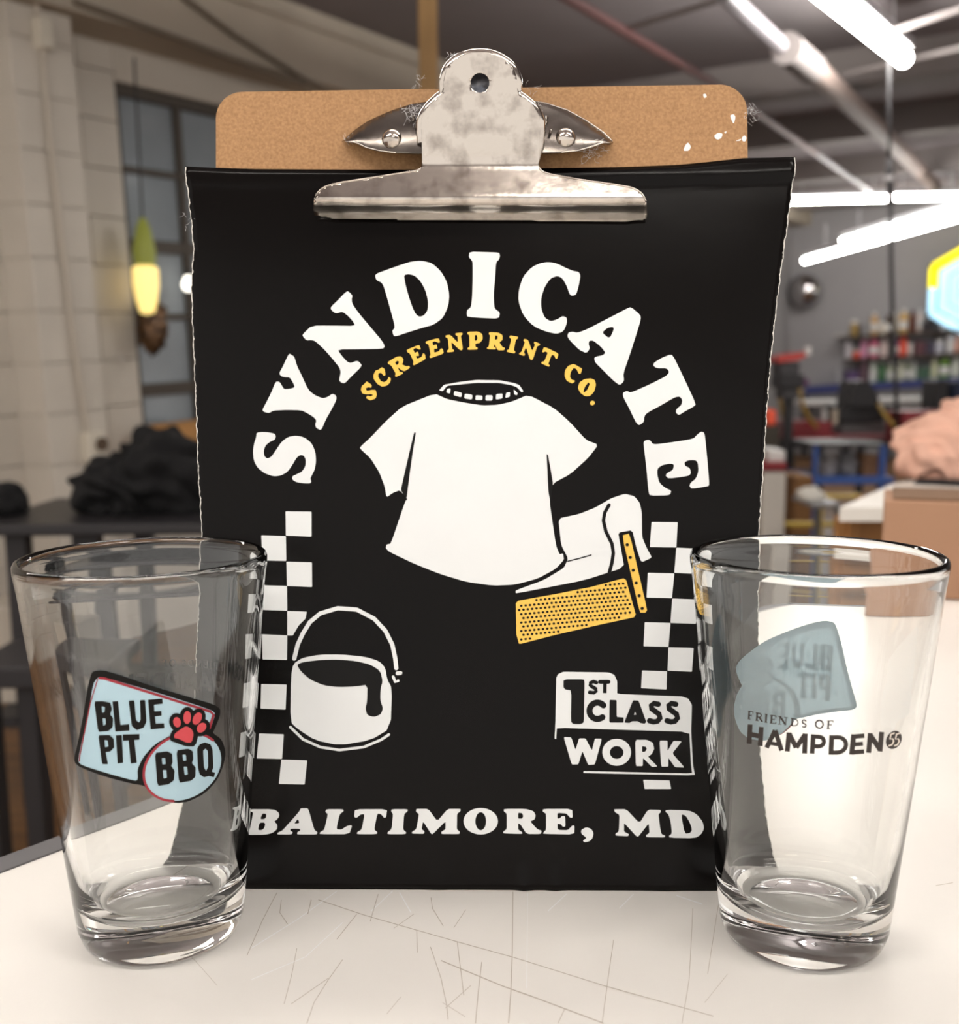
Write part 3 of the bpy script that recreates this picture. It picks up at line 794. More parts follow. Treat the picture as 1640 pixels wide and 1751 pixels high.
# SCREENPRINT CO.
p = Print(*C_)
for outer, holes in (
    ([(98, 408), (130, 430), (128, 448), (108, 445), (92, 452), (100, 468), (130, 462), (155, 462), (162, 490), (155, 515), (120, 528), (95, 512), (100, 498), (125, 502), (138, 495), (130, 488), (100, 490), (72, 485), (62, 460), (70, 435), (85, 425)], []),
    ([(192, 320), (210, 330), (217, 368), (205, 375), (190, 355), (172, 358), (170, 380), (187, 408), (210, 414), (228, 400), (235, 380), (250, 390), (245, 415), (225, 435), (195, 442), (165, 425), (143, 395), (140, 370), (155, 340), (175, 335)], []),
    ([(230, 288), (285, 255), (312, 252), (328, 270), (325, 292), (318, 302), (345, 315), (365, 312), (368, 325), (335, 345), (318, 340), (292, 320), (305, 350), (322, 350), (325, 360), (280, 382), (275, 372), (280, 360), (255, 315), (245, 305), (232, 300)], [[(275, 290), (290, 280), (300, 285), (298, 298), (285, 308)]]),
    ([(348, 212), (425, 180), (437, 208), (425, 210), (405, 200), (388, 208), (398, 232), (418, 222), (425, 250), (405, 250), (412, 268), (440, 258), (450, 232), (462, 240), (466, 270), (392, 310), (386, 300), (392, 288), (368, 235), (352, 226)], []),
    ([(465, 160), (548, 138), (556, 165), (545, 168), (525, 158), (508, 162), (512, 185), (535, 178), (540, 205), (518, 205), (520, 230), (548, 222), (562, 202), (574, 208), (578, 235), (495, 265), (490, 252), (498, 245), (485, 180), (468, 172)], []),
    ([(590, 122), (620, 118), (668, 168), (665, 125), (652, 120), (652, 108), (695, 105), (695, 118), (685, 124), (698, 205), (690, 216), (675, 210), (625, 160), (632, 208), (642, 212), (642, 224), (600, 228), (600, 215), (612, 210), (605, 140), (592, 135)], []),
    ([(728, 100), (795, 98), (820, 115), (822, 145), (805, 168), (775, 175), (778, 195), (790, 198), (788, 210), (728, 212), (728, 200), (740, 194), (738, 120), (726, 114)], [[(772, 120), (785, 120), (790, 140), (782, 155), (772, 155)]]),
    ([(862, 102), (920, 105), (945, 120), (945, 150), (925, 165), (945, 195), (960, 200), (955, 215), (915, 215), (895, 175), (892, 195), (905, 200), (902, 210), (848, 207), (850, 195), (860, 192), (868, 122), (860, 115)], [[(900, 120), (915, 125), (915, 145), (898, 150)]]),
    ([(992, 122), (1042, 130), (1040, 142), (1028, 148), (1015, 215), (1025, 222), (1022, 235), (972, 225), (974, 213), (985, 210), (1000, 145), (988, 135)], []),
    ([(1080, 143), (1105, 150), (1130, 220), (1148, 180), (1140, 172), (1145, 160), (1180, 175), (1175, 186), (1162, 188), (1135, 270), (1125, 277), (1115, 268), (1092, 195), (1078, 228), (1086, 240), (1080, 250), (1048, 240), (1052, 230), (1063, 225), (1085, 165), (1076, 155)], []),
    ([(1205, 192), (1295, 235), (1285, 268), (1275, 265), (1270, 248), (1252, 242), (1230, 300), (1240, 308), (1234, 318), (1186, 296), (1192, 285), (1205, 285), (1228, 230), (1212, 222), (1200, 228), (1192, 225)], []),
    ([(1385, 300), (1405, 308), (1425, 320), (1442, 330), (1432, 362), (1420, 360), (1405, 330), (1388, 325), (1370, 350), (1365, 380), (1378, 400), (1395, 402), (1395, 412), (1378, 422), (1345, 405), (1332, 375), (1335, 340), (1355, 312)], []),
    ([(1495, 390), (1520, 400), (1528, 430), (1515, 475), (1490, 500), (1460, 502), (1430, 480), (1415, 450), (1425, 415), (1455, 395)], [[(1480, 415), (1490, 425), (1475, 460), (1455, 478), (1448, 470), (1460, 440)]]),
    ([(1505, 528), (1520, 535), (1520, 550), (1505, 560), (1490, 550), (1492, 535)], [])):
    p.poly(outer, holes, 0.15)
o = p.build('curved_lettering', M_gold, L1, po); o['label'] = 'small yellow curved words under the headline'
# BALTIMORE, MD
p = Print(*G_)
p.poly([(20, 132), (190, 132), (222, 155), (225, 180), (205, 205), (190, 212), (212, 235), (210, 265), (180, 290), (130, 302), (0, 302), (5, 288), (25, 280), (50, 160), (45, 150), (20, 145)], [[(112, 160), (138, 162), (138, 185), (125, 198), (98, 198)], [(92, 222), (125, 220), (132, 235), (122, 262), (105, 272), (82, 270)]])
p.poly([(368, 126), (415, 126), (425, 150), (450, 240), (460, 270), (480, 285), (475, 300), (345, 300), (345, 285), (365, 275), (362, 262), (300, 262), (297, 275), (315, 285), (308, 300), (212, 300), (215, 288), (245, 275), (330, 180), (360, 145)], [[(345, 200), (355, 205), (358, 225), (325, 228)]], 0.15)
p.poly([(540, 132), (650, 132), (655, 145), (628, 165), (605, 265), (640, 268), (680, 242), (712, 238), (692, 298), (495, 298), (498, 285), (525, 270), (550, 165), (532, 150)], (), 0.15)
p.poly([(730, 132), (945, 132), (938, 185), (925, 190), (905, 165), (880, 160), (858, 268), (880, 285), (875, 298), (745, 298), (745, 285), (775, 268), (795, 165), (770, 165), (740, 190), (725, 182)], (), 0.15)
p.poly([(975, 132), (1082, 132), (1082, 145), (1058, 165), (1052, 268), (1072, 285), (1068, 298), (948, 298), (948, 285), (975, 265), (985, 165), (972, 148)], (), 0.15)
p.poly([(1140, 130), (1220, 130), (1280, 212), (1350, 130), (1435, 130), (1435, 145), (1412, 162), (1410, 265), (1430, 282), (1428, 297), (1308, 297), (1308, 282), (1335, 265), (1335, 212), (1250, 297), (1240, 297), (1185, 212), (1175, 265), (1195, 280), (1190, 296), (1110, 294), (1112, 282), (1140, 265), (1158, 165), (1138, 148)], (), 0.12)
p.poly(ellipse(1570, 212, 115, 88), [ellipse(1570, 212, 36, 60)], 0)
p.at(*H_)
p.poly([(163, 130), (310, 130), (360, 145), (375, 172), (368, 200), (338, 212), (385, 265), (415, 275), (410, 297), (315, 297), (275, 235), (258, 225), (258, 268), (285, 285), (285, 297), (158, 293), (160, 280), (182, 265), (182, 160), (163, 148)], [[(258, 155), (285, 158), (292, 178), (285, 195), (258, 195)]], 0.15)
p.poly([(425, 130), (618, 130), (622, 188), (605, 188), (580, 160), (520, 156), (520, 195), (538, 192), (550, 178), (572, 178), (574, 248), (555, 248), (545, 232), (520, 228), (522, 270), (590, 272), (620, 240), (635, 242), (632, 300), (425, 296), (428, 285), (445, 270), (445, 162), (422, 148)], (), 0.15)
p.poly([(712, 252), (745, 262), (762, 290), (755, 325), (735, 345), (705, 353), (688, 342), (715, 325), (700, 310), (680, 295), (678, 270)])
p.poly([(898, 132), (980, 132), (1068, 225), (1125, 135), (1208, 137), (1210, 152), (1195, 165), (1205, 250), (1215, 298), (1240, 308), (1235, 320), (1115, 318), (1112, 305), (1135, 290), (1130, 225), (1060, 315), (1045, 310), (965, 222), (965, 282), (998, 298), (992, 312), (910, 308), (908, 295), (930, 280), (935, 170), (905, 152)], (), 0.12)
p.poly([(1245, 136), (1400, 140), (1450, 165), (1490, 215), (1500, 260), (1480, 300), (1440, 325), (1268, 322), (1266, 308), (1285, 295), (1278, 220), (1262, 165), (1242, 150)], [[(1345, 165), (1375, 172), (1405, 220), (1420, 270), (1405, 292), (1370, 295)]])
o = p.build('city_lettering', M_white, L1, po); o['label'] = 'white city name along the foot of the poster'
# checker columns
for q in ([(230, 82), (380, 84), (380, 228), (232, 222)], [(90, 220), (232, 225), (234, 368), (98, 365)], [(235, 372), (382, 376), (383, 518), (238, 512)], [(100, 508), (238, 512), (240, 655), (100, 650)],
          [(240, 656), (353, 660), (345, 700), (305, 740), (272, 797), (240, 797)], [(95, 790), (240, 797), (238, 938), (98, 935)], [(90, 1077), (236, 1080), (230, 1224), (86, 1218)],
          [(78, 1362), (220, 1366), (210, 1508), (64, 1505)], [(206, 1512), (355, 1516), (340, 1655), (192, 1652)]):
    Print(*D_).poly(q, (), 0.02).build('checker_square', M_white, L1, po)
for q in ([(1097, 270), (1290, 272), (1280, 458), (1085, 455)], [(1280, 460), (1465, 468), (1455, 655), (1265, 645)], [(1070, 645), (1265, 650), (1248, 832), (1060, 828)], [(1250, 835), (1440, 842), (1425, 1022), (1237, 1015)],
          [(1047, 1010), (1237, 1015), (1222, 1192), (1038, 1187)], [(1222, 1195), (1408, 1200), (1395, 1375), (1215, 1368)]):
    Print(*E_).poly(q, (), 0.02).build('checker_square', M_white, L1, po)
for q in ([(942, 140), (1168, 148), (1163, 312), (933, 300)], [(952, 1130), (1190, 1135), (1205, 1212), (965, 1212)]):
    Print(*F_).poly(q, (), 0.02).build('checker_square', M_white, L1, po)
# slogan badge
p = Print(*F_)
p.poly([(165, 210), (180, 175), (230, 152), (640, 158), (690, 180), (716, 235), (716, 353), (1300, 375), (1360, 395), (1392, 450), (1390, 560), (1386, 690), (1402, 990), (1420, 1090), (412, 1068), (412, 1050), (1395, 1073), (1384, 990), (1370, 695), (170, 658), (165, 760), (150, 758), (158, 600)], (), 0.06)
p.poly([(232, 742), (300, 745), (340, 860), (372, 755), (430, 755), (488, 865), (515, 757), (578, 758), (515, 990), (455, 995), (402, 870), (365, 990), (305, 990)], (), 0.08)
p.poly(ellipse(712, 880, 130, 122), [ellipse(712, 882, 62, 58)], 0)
p.poly([(880, 768), (985, 768), (1040, 795), (1052, 850), (1030, 895), (995, 920), (1082, 1010), (1030, 1012), (950, 930), (948, 1005), (885, 1005)], [[(942, 825), (975, 830), (985, 850), (970, 875), (942, 878)]], 0.1)
p.poly([(1100, 775), (1172, 775), (1172, 870), (1225, 778), (1302, 780), (1215, 890), (1325, 1018), (1240, 1015), (1180, 930), (1180, 1010), (1115, 1010)], (), 0.08)
badge = p.build('slogan_badge', M_white, L1, po); badge['label'] = 'white tab-shaped slogan badge with the word WORK'
p = Print(*F_)
p.poly([(232, 220), (415, 220), (422, 245), (418, 450), (415, 610), (385, 626), (320, 624), (298, 605), (302, 320), (245, 312), (230, 290)], (), 0.15)
p.stroke([(528, 250), (500, 240), (475, 252), (472, 272), (495, 290), (522, 305), (525, 328), (505, 342), (468, 338)], 34)
p.stroke([(562, 243), (638, 243)], 36).stroke([(606, 245), (604, 345)], 34, False)
p.stroke([(538 + 72 * math.cos(math.radians(a)), 505 + 74 * math.sin(math.radians(a))) for a in range(-42, -319, -14)], 56)
p.poly([(648, 405), (712, 408), (712, 560), (775, 565), (775, 612), (645, 612)], (), 0.06)
p.poly([(860, 410), (910, 412), (980, 605), (965, 622), (925, 615), (905, 600), (850, 600), (830, 615), (780, 612)], [[(877, 512), (890, 540), (868, 542)]], 0.08)
for dx in (0, 158):
    p.stroke([(1088 + dx, 446), (1050 + dx, 438), (1024 + dx, 458), (1028 + dx, 485), (1060 + dx, 510), (1095 + dx, 535), (1104 + dx, 570), (1080 + dx, 600), (1045 + dx, 605), (1010 + dx, 595)], 50)
o = p.build('slogan_lettering', M_black, L2, po); o['label'] = 'black words 1ST CLASS on the badge'; o.parent = badge; 
# plain T-shirt print
p = Print(*T_)
p.poly([(470, 108), (290, 180), (200, 260), (105, 360), (60, 400), (50, 415), (110, 470), (160, 550), (190, 630), (200, 690), (235, 665), (275, 650), (318, 700), (305, 712), (225, 950), (200, 955), (196, 975), (215, 995), (350, 1060), (500, 1120), (650, 1165), (800, 1185), (920, 1180), (1050, 1145), (1150, 1090), (1195, 1040), (1190, 1005), (1170, 1010), (1150, 960), (1112, 700), (1132, 612), (1230, 560), (1330, 470), (1388, 395), (1320, 370), (1230, 270), (1140, 190), (995, 115), (900, 155), (820, 172), (740, 175), (640, 160), (540, 140)], (), 0.15)
p.at(*C_)
p.poly([(550, 465), (580, 430), (680, 412), (780, 400), (930, 402), (1020, 420), (1050, 432), (1075, 470), (1065, 478), (1035, 445), (1000, 432), (920, 418), (780, 418), (680, 428), (600, 436), (572, 470)], (), 0.1)
for q in ([(600, 455), (622, 452), (618, 485), (595, 478)], [(645, 468), (692, 480), (688, 508), (640, 495)], [(710, 485), (758, 492), (755, 522), (706, 515)], [(778, 495), (820, 498), (820, 525), (776, 525)],
          [(840, 495), (884, 495), (882, 528), (838, 528)], [(905, 488), (945, 484), (945, 515), (903, 522)], [(968, 480), (992, 475), (990, 505), (962, 512)], [(1015, 458), (1040, 482), (1035, 495), (1018, 490)]):
    p.poly(q, (), 0.15)
shirt = p.build('shirt_print', M_white, L1, po); shirt['label'] = 'white printed outline of a plain T-shirt'
for q in ([(355, 325), (365, 327), (345, 450), (330, 560), (312, 700), (280, 650), (300, 560), (330, 430)],
          [(1098, 448), (1106, 452), (1125, 560), (1134, 615), (1120, 720), (1108, 660)]):
    o = Print(*T_).poly(q, (), 0.1).build('sleeve_crease', M_black, L2, po); o.parent = shirt
# bucket print
p = Print(*D_)
p.poly([(262, 1030), (275, 960), (330, 925), (430, 907), (560, 907), (690, 920), (770, 945), (805, 985), (815, 1050), (843, 1100), (835, 1330), (720, 1400), (540, 1430), (400, 1400), (300, 1335), (258, 1295)])
p.stroke([(258, 1325), (330, 1395), (430, 1440), (540, 1457), (680, 1440), (780, 1398), (825, 1368)], 15)
p.stroke([(280, 930), (300, 850), (330, 785), (370, 720), (430, 670), (530, 640), (640, 648), (740, 700), (805, 770), (845, 850), (862, 930), (868, 985)], 24)
p.stroke([(850, 1035), (862, 1065), (878, 1058)], 16).stroke([(875, 1015), (892, 1013)], 22)
bk_ = p.build('bucket_print', M_white, L1, po); bk_['label'] = 'white printed ink bucket with a wire handle'
p = Print(*D_)
p.poly([(295, 965), (330, 950), (430, 938), (540, 936), (640, 945), (720, 965), (775, 1000), (790, 1060), (778, 1100), (775, 1170), (792, 1215), (780, 1250), (740, 1268), (700, 1255), (690, 1215), (700, 1180), (702, 1080), (640, 1090), (540, 1095), (450, 1085), (370, 1050), (315, 1000)])
o = p.build('ink_drip', M_black, L2, po); o.parent = bk_
# sheet and squeegee print
p = Print(*E_)
p.poly([(410, 245), (560, 212), (680, 165), (800, 95), (900, 62), (970, 80), (1010, 130), (1025, 200), (1027, 380), (1060, 460), (1100, 533), (1022, 568), (985, 460), (955, 330), (850, 348), (868, 450), (895, 605), (600, 700), (95, 798), (95, 775), (300, 700), (450, 610), (482, 540), (430, 440)], (), 0.12)
ps = p.build('paper_print', M_white, L1, po); ps['label'] = 'white printed curling sheet'
o = Print(*E_).stroke([(783, 145), (752, 200), (742, 260), (760, 340), (805, 430), (815, 500), (805, 570), (785, 645)], 26).stroke([(478, 560), (560, 540), (650, 514)], 9).build('fold_line', M_black, L2, po); o.parent = ps
p = Print(*E_)
p.poly([(95, 855), (400, 800), (650, 750), (905, 682), (985, 970), (705, 1030), (400, 1100), (120, 1172), (100, 1100)], (), 0.06)
p.poly([(880, 370), (935, 355), (1065, 920), (1050, 940), (1010, 938)], (), 0.1)
sq = p.build('squeegee_print', M_gold, L1, po); sq['label'] = 'yellow printed squeegee with black dots'
p = Print(*E_)
def inside(x, y, P):
    r = False
    for i in range(len(P)):
        (x1, y1), (x2, y2) = P[i], P[i - 1]
        if (y1 > y) != (y2 > y) and x < (x2 - x1) * (y - y1) / (y2 - y1) + x1: r = not r
    return r
sqp = [(115, 870), (640, 768), (890, 700), (965, 955), (705, 1010), (135, 1150)]
for i in range(-2, 32):
    for j in range(-12, 14):
        x = 120 + i * 32 + (16 if j % 2 else 0); y = 920 + j * 31 - i * 3
        if inside(x, y, sqp): p.poly(ellipse(x, y, 10, 9, 0, 8), (), 0)
for k_ in range(6): p.poly(ellipse(918 + k_ * 22, 438 + k_ * 94, 13, 12, 0, 8), (), 0)
o = p.build('dot_pattern', M_black, L2, po); o.parent = sq; o['kind'] = 'stuff'
for c in (o,): pass

# ------------------------------------------------------------------ pint glasses
G_R, G_B, G_H = 0.0456, 0.03098, 0.14962
def g_r(z): return G_B + (G_R - G_B) * z / G_H
def glass_profile():
    out = [(0.0, 0.0022), (0.018, 0.0020), (0.0245, 0.0004), (0.0262, 0.0002), (0.0282, 0.0006), (0.0298, 0.0020), (0.0306, 0.0040), (g_r(0.0075), 0.0075)]
    for z in (0.02, 0.04, 0.07, 0.10, 0.125, 0.138): out.append((g_r(z), z))
    out += [(g_r(0.143) + 0.0002, 0.143), (g_r(0.1455) + 0.0004, 0.1455), (g_r(0.148) + 0.0002, 0.148), (g_r(0.1492) - 0.0005, 0.1492), (g_r(0.1496) - 0.0014, 0.1497),
            (g_r(0.1492) - 0.0023, 0.1492), (g_r(0.148) - 0.0029, 0.148), (g_r(0.145) - 0.0029, 0.145), (g_r(0.142) - 0.0026, 0.142)]
    for z, th in ((0.125, 0.0025), (0.10, 0.0026), (0.07, 0.0028), (0.045, 0.0031), (0.03, 0.0036), (0.024, 0.0042), (0.0195, 0.0053), (0.0168, 0.0075), (0.0155, 0.0105), (0.0150, 0.0145)):
        out.append((g_r(z) - th, z))
    out += [(0.010, 0.0146), (0.0, 0.0145)]
    return out
def cone_hit(px, py, c, back=False):
    d = ray(px, py); m = (G_R - G_B) / G_H
    ox, oy, oz = CAM.x - c[0], CAM.y - c[1], CAM.z
    A = d.x ** 2 + d.y ** 2 - (m * d.z) ** 2
    Bq = 2 * (ox * d.x + oy * d.y - m * d.z * (G_B + m * oz))
    Cq = ox ** 2 + oy ** 2 - (G_B + m * oz) ** 2
    disc = max(Bq * Bq - 4 * A * Cq, 0.0) ** 0.5
    t = (-Bq + disc) / (2 * A) if back else (-Bq - disc) / (2 * A)
    p = CAM + d * t
    return math.atan2(p.y - c[1], p.x - c[0]), p.z
def on_glass(c, off):
    def f(x, y):
        th, z = cone_hit(x, y, c)
        r = g_r(z) + off
        return Vector((c[0] + r * math.cos(th), c[1] + r * math.sin(th), z))
    return f
GL, GR = (-0.1259, 0.40077), (0.12369, 0.39355)
g1 = empty('pint_glass', (GL[0], GL[1], 0.0003), 'clear pint glass with a pale blue sign-shaped logo and red paw facing forward', 'glass', 'pint glasses')
g2 = empty('pint_glass', (GR[0], GR[1], 0.0003), 'clear pint glass with two lines of black lettering facing forward', 'glass', 'pint glasses')
gb = from_bm('glass_body', lathe(glass_profile(), 128), M_glass, g1, True)
gb2 = gb.copy(); COL.objects.link(gb2); gb2.parent = g2
# logo, digitised in a crop at (0,900)
K_ = (0, 900, 0.2927)
def gl(off): return on_glass(GL, off)
SIL = [(545, 845), (600, 838), (680, 860), (900, 935), (1100, 995), (1250, 1040), (1285, 1065), (1285, 1105), (1250, 1190), (1240, 1205), (1290, 1240), (1315, 1300), (1315, 1340), (1305, 1390), (1270, 1478), (1200, 1558), (1100, 1608), (1030, 1618), (950, 1598), (880, 1548), (840, 1513), (770, 1503), (600, 1458), (470, 1408), (437, 1378), (435, 1350), (450, 1290), (480, 1150), (510, 960), (530, 870)]
INM = [(570, 885), (600, 878), (900, 965), (1235, 1072), (1258, 1095), (1230, 1180), (1130, 1185), (1000, 1218), (900, 1275), (835, 1350), (803, 1420), (806, 1478), (790, 1487), (620, 1440), (480, 1395), (458, 1375), (465, 1320), (520, 1080), (545, 920)]
CIR = ellipse(1066, 1405, 238, 184, math.radians(-30), 48)
lg = Print(*K_).poly(SIL).build('logo_base', M_blueink, gl(0.00006), g1, 6)
lg['label'] = 'pale blue roadside-sign logo'
parts1 = [lg]
def sub(pr, name, m, off):
    o = pr.build(name, m, gl(off), g1, 6); o.parent = lg; return o
sub(Print(*K_).poly(SIL, [INM, CIR]), 'logo_border', M_black, 0.00014)
sub(Print(*K_).stroke([(585, 886), (610, 888), (900, 978), (1228, 1082), (1246, 1100), (1222, 1178)], 15).stroke([(572, 892), (530, 1030), (468, 1340), (466, 1370)], 6)
    .stroke([CIR[i % 48] for i in range(17, 47)], 14), 'logo_keyline', M_dkred, 0.00020)
p = Print(*K_)
p.poly([(552, 1022), (600, 1020), (645, 1030), (655, 1065), (645, 1098), (662, 1120), (660, 1170), (635, 1195), (575, 1200)], [[(595, 1050), (615, 1055), (612, 1085), (598, 1088)], [(600, 1120), (618, 1122), (620, 1155), (605, 1165)]], 0.1)
p.poly([(658, 1022), (690, 1020), (705, 1160), (755, 1155), (757, 1192), (675, 1198)], (), 0.02)
p.poly([(752, 1018), (785, 1016), (795, 1130), (812, 1145), (822, 1130), (818, 1015), (848, 1013), (856, 1140), (840, 1175), (800, 1190), (770, 1165)], (), 0.08)
p.poly([(865, 1012), (948, 1005), (950, 1035), (900, 1042), (902, 1080), (942, 1078), (944, 1105), (905, 1110), (910, 1152), (958, 1150), (960, 1178), (880, 1185)], (), 0.02)
p.poly([(576, 1220), (640, 1218), (665, 1240), (668, 1290), (645, 1315), (618, 1318), (632, 1388), (598, 1388)], [[(612, 1248), (630, 1250), (635, 1285), (615, 1290)]], 0.08)
p.poly([(678, 1220), (712, 1218), (720, 1380), (688, 1385)], (), 0.02)
p.poly([(718, 1215), (815, 1213), (815, 1245), (785, 1248), (800, 1380), (765, 1385), (752, 1250), (720, 1252)], (), 0.02)
c3 = lambda l: [(x, y + 1298) for x, y in l]
p.poly(c3([(905, 25), (975, 15), (1005, 30), (1008, 80), (1000, 100), (1020, 130), (1015, 185), (985, 208), (920, 218)]), [c3([(945, 55), (965, 55), (968, 90), (948, 92)]), c3([(950, 125), (972, 125), (975, 170), (955, 175)])], 0.1)
p.poly(c3([(1030, 10), (1100, 0), (1125, 15), (1128, 60), (1120, 85), (1142, 110), (1140, 165), (1115, 188), (1045, 200)]), [c3([(1065, 35), (1085, 35), (1088, 70), (1070, 72)]), c3([(1072, 105), (1092, 105), (1097, 150), (1078, 155)])], 0.1)
p.poly(c3([(1150, 0), (1165, -25), (1195, -36), (1228, -25), (1240, 5), (1245, 110), (1235, 135), (1255, 140), (1248, 168), (1220, 160), (1190, 168), (1165, 150), (1155, 110)]), [c3([(1185, 10), (1200, 0), (1212, 15), (1215, 105), (1203, 130), (1190, 110)])], 0.1)
sub(p, 'logo_lettering', M_black, 0.00020)['label'] = 'condensed black logo words'
toes = [(1033, 1143, 22, 30, -0.2), (1092, 1115, 22, 38, 0.05), (1150, 1122, 24, 38, 0.45), (1175, 1175, 24, 32, 0.7)]
pad = [(1085, 1165), (1115, 1180), (1130, 1210), (1118, 1262), (1085, 1262), (1045, 1240), (1015, 1235), (1018, 1212), (1048, 1188)]
p = Print(*K_)
for x, y, a, b, r_ in toes: p.poly(ellipse(x, y, a + 23, b + 23, r_, 24), (), 0)
p.poly([(1085, 1140), (1140, 1150), (1160, 1210), (1140, 1285), (1085, 1285), (1040, 1268), (990, 1250), (995, 1205), (1035, 1160)])
sub(p, 'paw_outline', M_black, 0.00026)
p = Print(*K_)
for x, y, a, b, r_ in toes: p.poly(ellipse(x, y, a, b, r_, 20), (), 0)
p.poly(pad)
sub(p, 'paw_print', M_red, 0.00032)
# friends of hampden, digitised in a crop at (1160,1150)
M_txt = mat('dark_brown_ink', (44, 36, 32), 0.4)
def gr_(off): return on_glass(GR, off)
def glyph(p, quad, strokes, polys=(), w=0.25):
    tl, tr, br, bl = quad
    hh = 0.5 * (math.hypot(bl[0] - tl[0], bl[1] - tl[1]) + math.hypot(br[0] - tr[0], br[1] - tr[1]))
    def q(x, y):
        a = (tl[0] + (tr[0] - tl[0]) * x, tl[1] + (tr[1] - tl[1]) * x); b = (bl[0] + (br[0] - bl[0]) * x, bl[1] + (br[1] - bl[1]) * x)
        return (a[0] + (b[0] - a[0]) * y, a[1] + (b[1] - a[1]) * y)
    for s in strokes:
        pts, ww = (s, w) if not isinstance(s[-1], float) else (s[:-1], s[-1])
        p.stroke([q(*t_) for t_ in pts], ww * hh, False)
def arcp(cx, cy_, rx, ry, a0, a1, n=12):
    return [(cx + rx * math.cos(math.radians(a0 + (a1 - a0) * i / n)), cy_ + ry * math.sin(math.radians(a0 + (a1 - a0) * i / n))) for i in range(n + 1)]
HV = {'H': [[(.14, 0), (.14, 1)], [(.86, 0), (.86, 1)], [(.14, .5), (.86, .5)]],
      'A': [[(.5, 0.0), (.1, 1)], [(.5, 0.0), (.9, 1)], [(.25, .72), (.75, .72), .2]],
      'M': [[(.12, 0), (.1, 1)], [(.88, 0), (.9, 1)], [(.12, .04), (.5, .75)], [(.88, .04), (.5, .75)]],
      'P': [[(.16, 0), (.16, 1)], [(.1, .11)] + arcp(.55, .36, .36, .25, -90, 90) + [(.1, .61), .22]],
      'D': [[(.14, 0), (.14, 1)], [(.1, .11)] + arcp(.45, .5, .42, .39, -90, 90) + [(.1, .89), .22]],
      'E': [[(.16, 0), (.16, 1)], [(.1, .11), (.98, .11), .22], [(.1, .5), (.9, .5), .2], [(.1, .89), (1, .89), .22]],
      'N': [[(.14, 0), (.14, 1)], [(.86, 0), (.86, 1)], [(.12, .08), (.88, .92), .26]]}
SV = {'F': [[(.3, 0), (.3, 1), .15], [(.1, .04), (.95, .04), .07], [(.3, .5), (.7, .5), .07], [(.1, .97), (.6, .97), .06], [(.92, .0), (.92, .25), .06], [(.7, .38), (.7, .62), .05]],
      'R': [[(.25, 0), (.25, 1), .15], [(.08, .04)] + arcp(.5, .27, .27, .23, -90, 90) + [(.2, .5), .09], [(.5, .5), (.9, .97), .13], [(.05, .97), (.48, .97), .06], [(.8, .97), (1, .97), .06]],
      'I': [[(.5, 0), (.5, 1), .15], [(.1, .04), (.9, .04), .06], [(.1, .97), (.9, .97), .06]],
      'E': [[(.28, 0), (.28, 1), .15], [(.08, .04), (.92, .04), .07], [(.28, .5), (.7, .5), .07], [(.08, .96), (.95, .96), .07], [(.9, 0), (.9, .24), .06], [(.94, .74), (.94, 1), .06], [(.7, .38), (.7, .62), .05]],
      'N': [[(.2, 0), (.2, 1), .07], [(.82, 0), (.82, 1), .07], [(.2, .02), (.82, .98), .16], [(.0, .04), (.3, .04), .06], [(.62, .04), (1, .04), .06], [(.02, .97), (.4, .97), .06]],
      'D': [[(.24, 0), (.24, 1), .15], [(.05, .04)] + arcp(.45, .5, .45, .46, -90, 90) + [(.05, .96), .1]],
      'S': [[(.85, .2)] + arcp(.5, .27, .3, .23, -40, -270, 10) + arcp(.5, .74, .32, .22, -90, 140, 10) + [.13]],
      'O': [arcp(.5, .5, .42, .45, 0, 360, 24) + [.13]]}
ham = [('H', (408, 300), (498, 320), (492, 432), (402, 412)), ('A', (512, 330), (620, 345), (615, 457), (505, 437)), ('M', (632, 349), (757, 357), (750, 474), (624, 460)), ('P', (775, 360), (862, 365), (852, 476), (768, 473)),
       ('D', (880, 366), (997, 364), (992, 479), (875, 480)), ('E', (1012, 362), (1088, 355), (1084, 474), (998, 480)), ('N', (1108, 355), (1200, 345), (1190, 460), (1098, 470))]
p = Print(1160, 1150, 0.2927)
for g_ in ham: glyph(p, g_[1:], HV[g_[0]])
fo = p.build('bold_lettering', M_txt, gr_(0.0001), g2, 6); fo['label'] = 'bold black word on the glass'
fri = [('F', (405, 222), (440, 228), (436, 278), (403, 270)), ('R', (450, 232), (497, 240), (495, 288), (447, 280)), ('I', (505, 240), (525, 243), (522, 294), (502, 290)), ('E', (535, 246), (575, 252), (572, 300), (532, 296)),
       ('N', (583, 253), (640, 262), (638, 308), (580, 302)), ('D', (655, 265), (705, 272), (703, 316), (652, 310)), ('S', (718, 274), (752, 276), (752, 322), (716, 318)), ('O', (798, 276), (850, 278), (850, 328), (798, 326)), ('F', (865, 280), (908, 280), (904, 330), (862, 330))]
p = Print(1160, 1150, 0.2927)
for g_ in fri: glyph(p, g_[1:], [[*q_[:-1], q_[-1] * 1.4] for q_ in SV[g_[0]]])
ff = p.build('serif_lettering', M_txt, gr_(0.0001), g2, 6); ff['label'] = 'small black serif words'
p = Print(1160, 1150, 0.2927)
def five(dx):
    o = [(x + dx, y) for x, y in [(1262, 352), (1240, 360), (1234, 388), (1250, 386), (1256, 400), (1246, 420), (1226, 428)]]
    return o
p.poly(ellipse(1258, 393, 56, 43, math.radians(-62), 40), (), 0)
fb = p.build('round_mark', M_txt, gr_(0.0001), g2, 6)
p = Print(1160, 1150, 0.2927)
p.stroke(five(0), 9, False).stroke(five(32), 9, False)
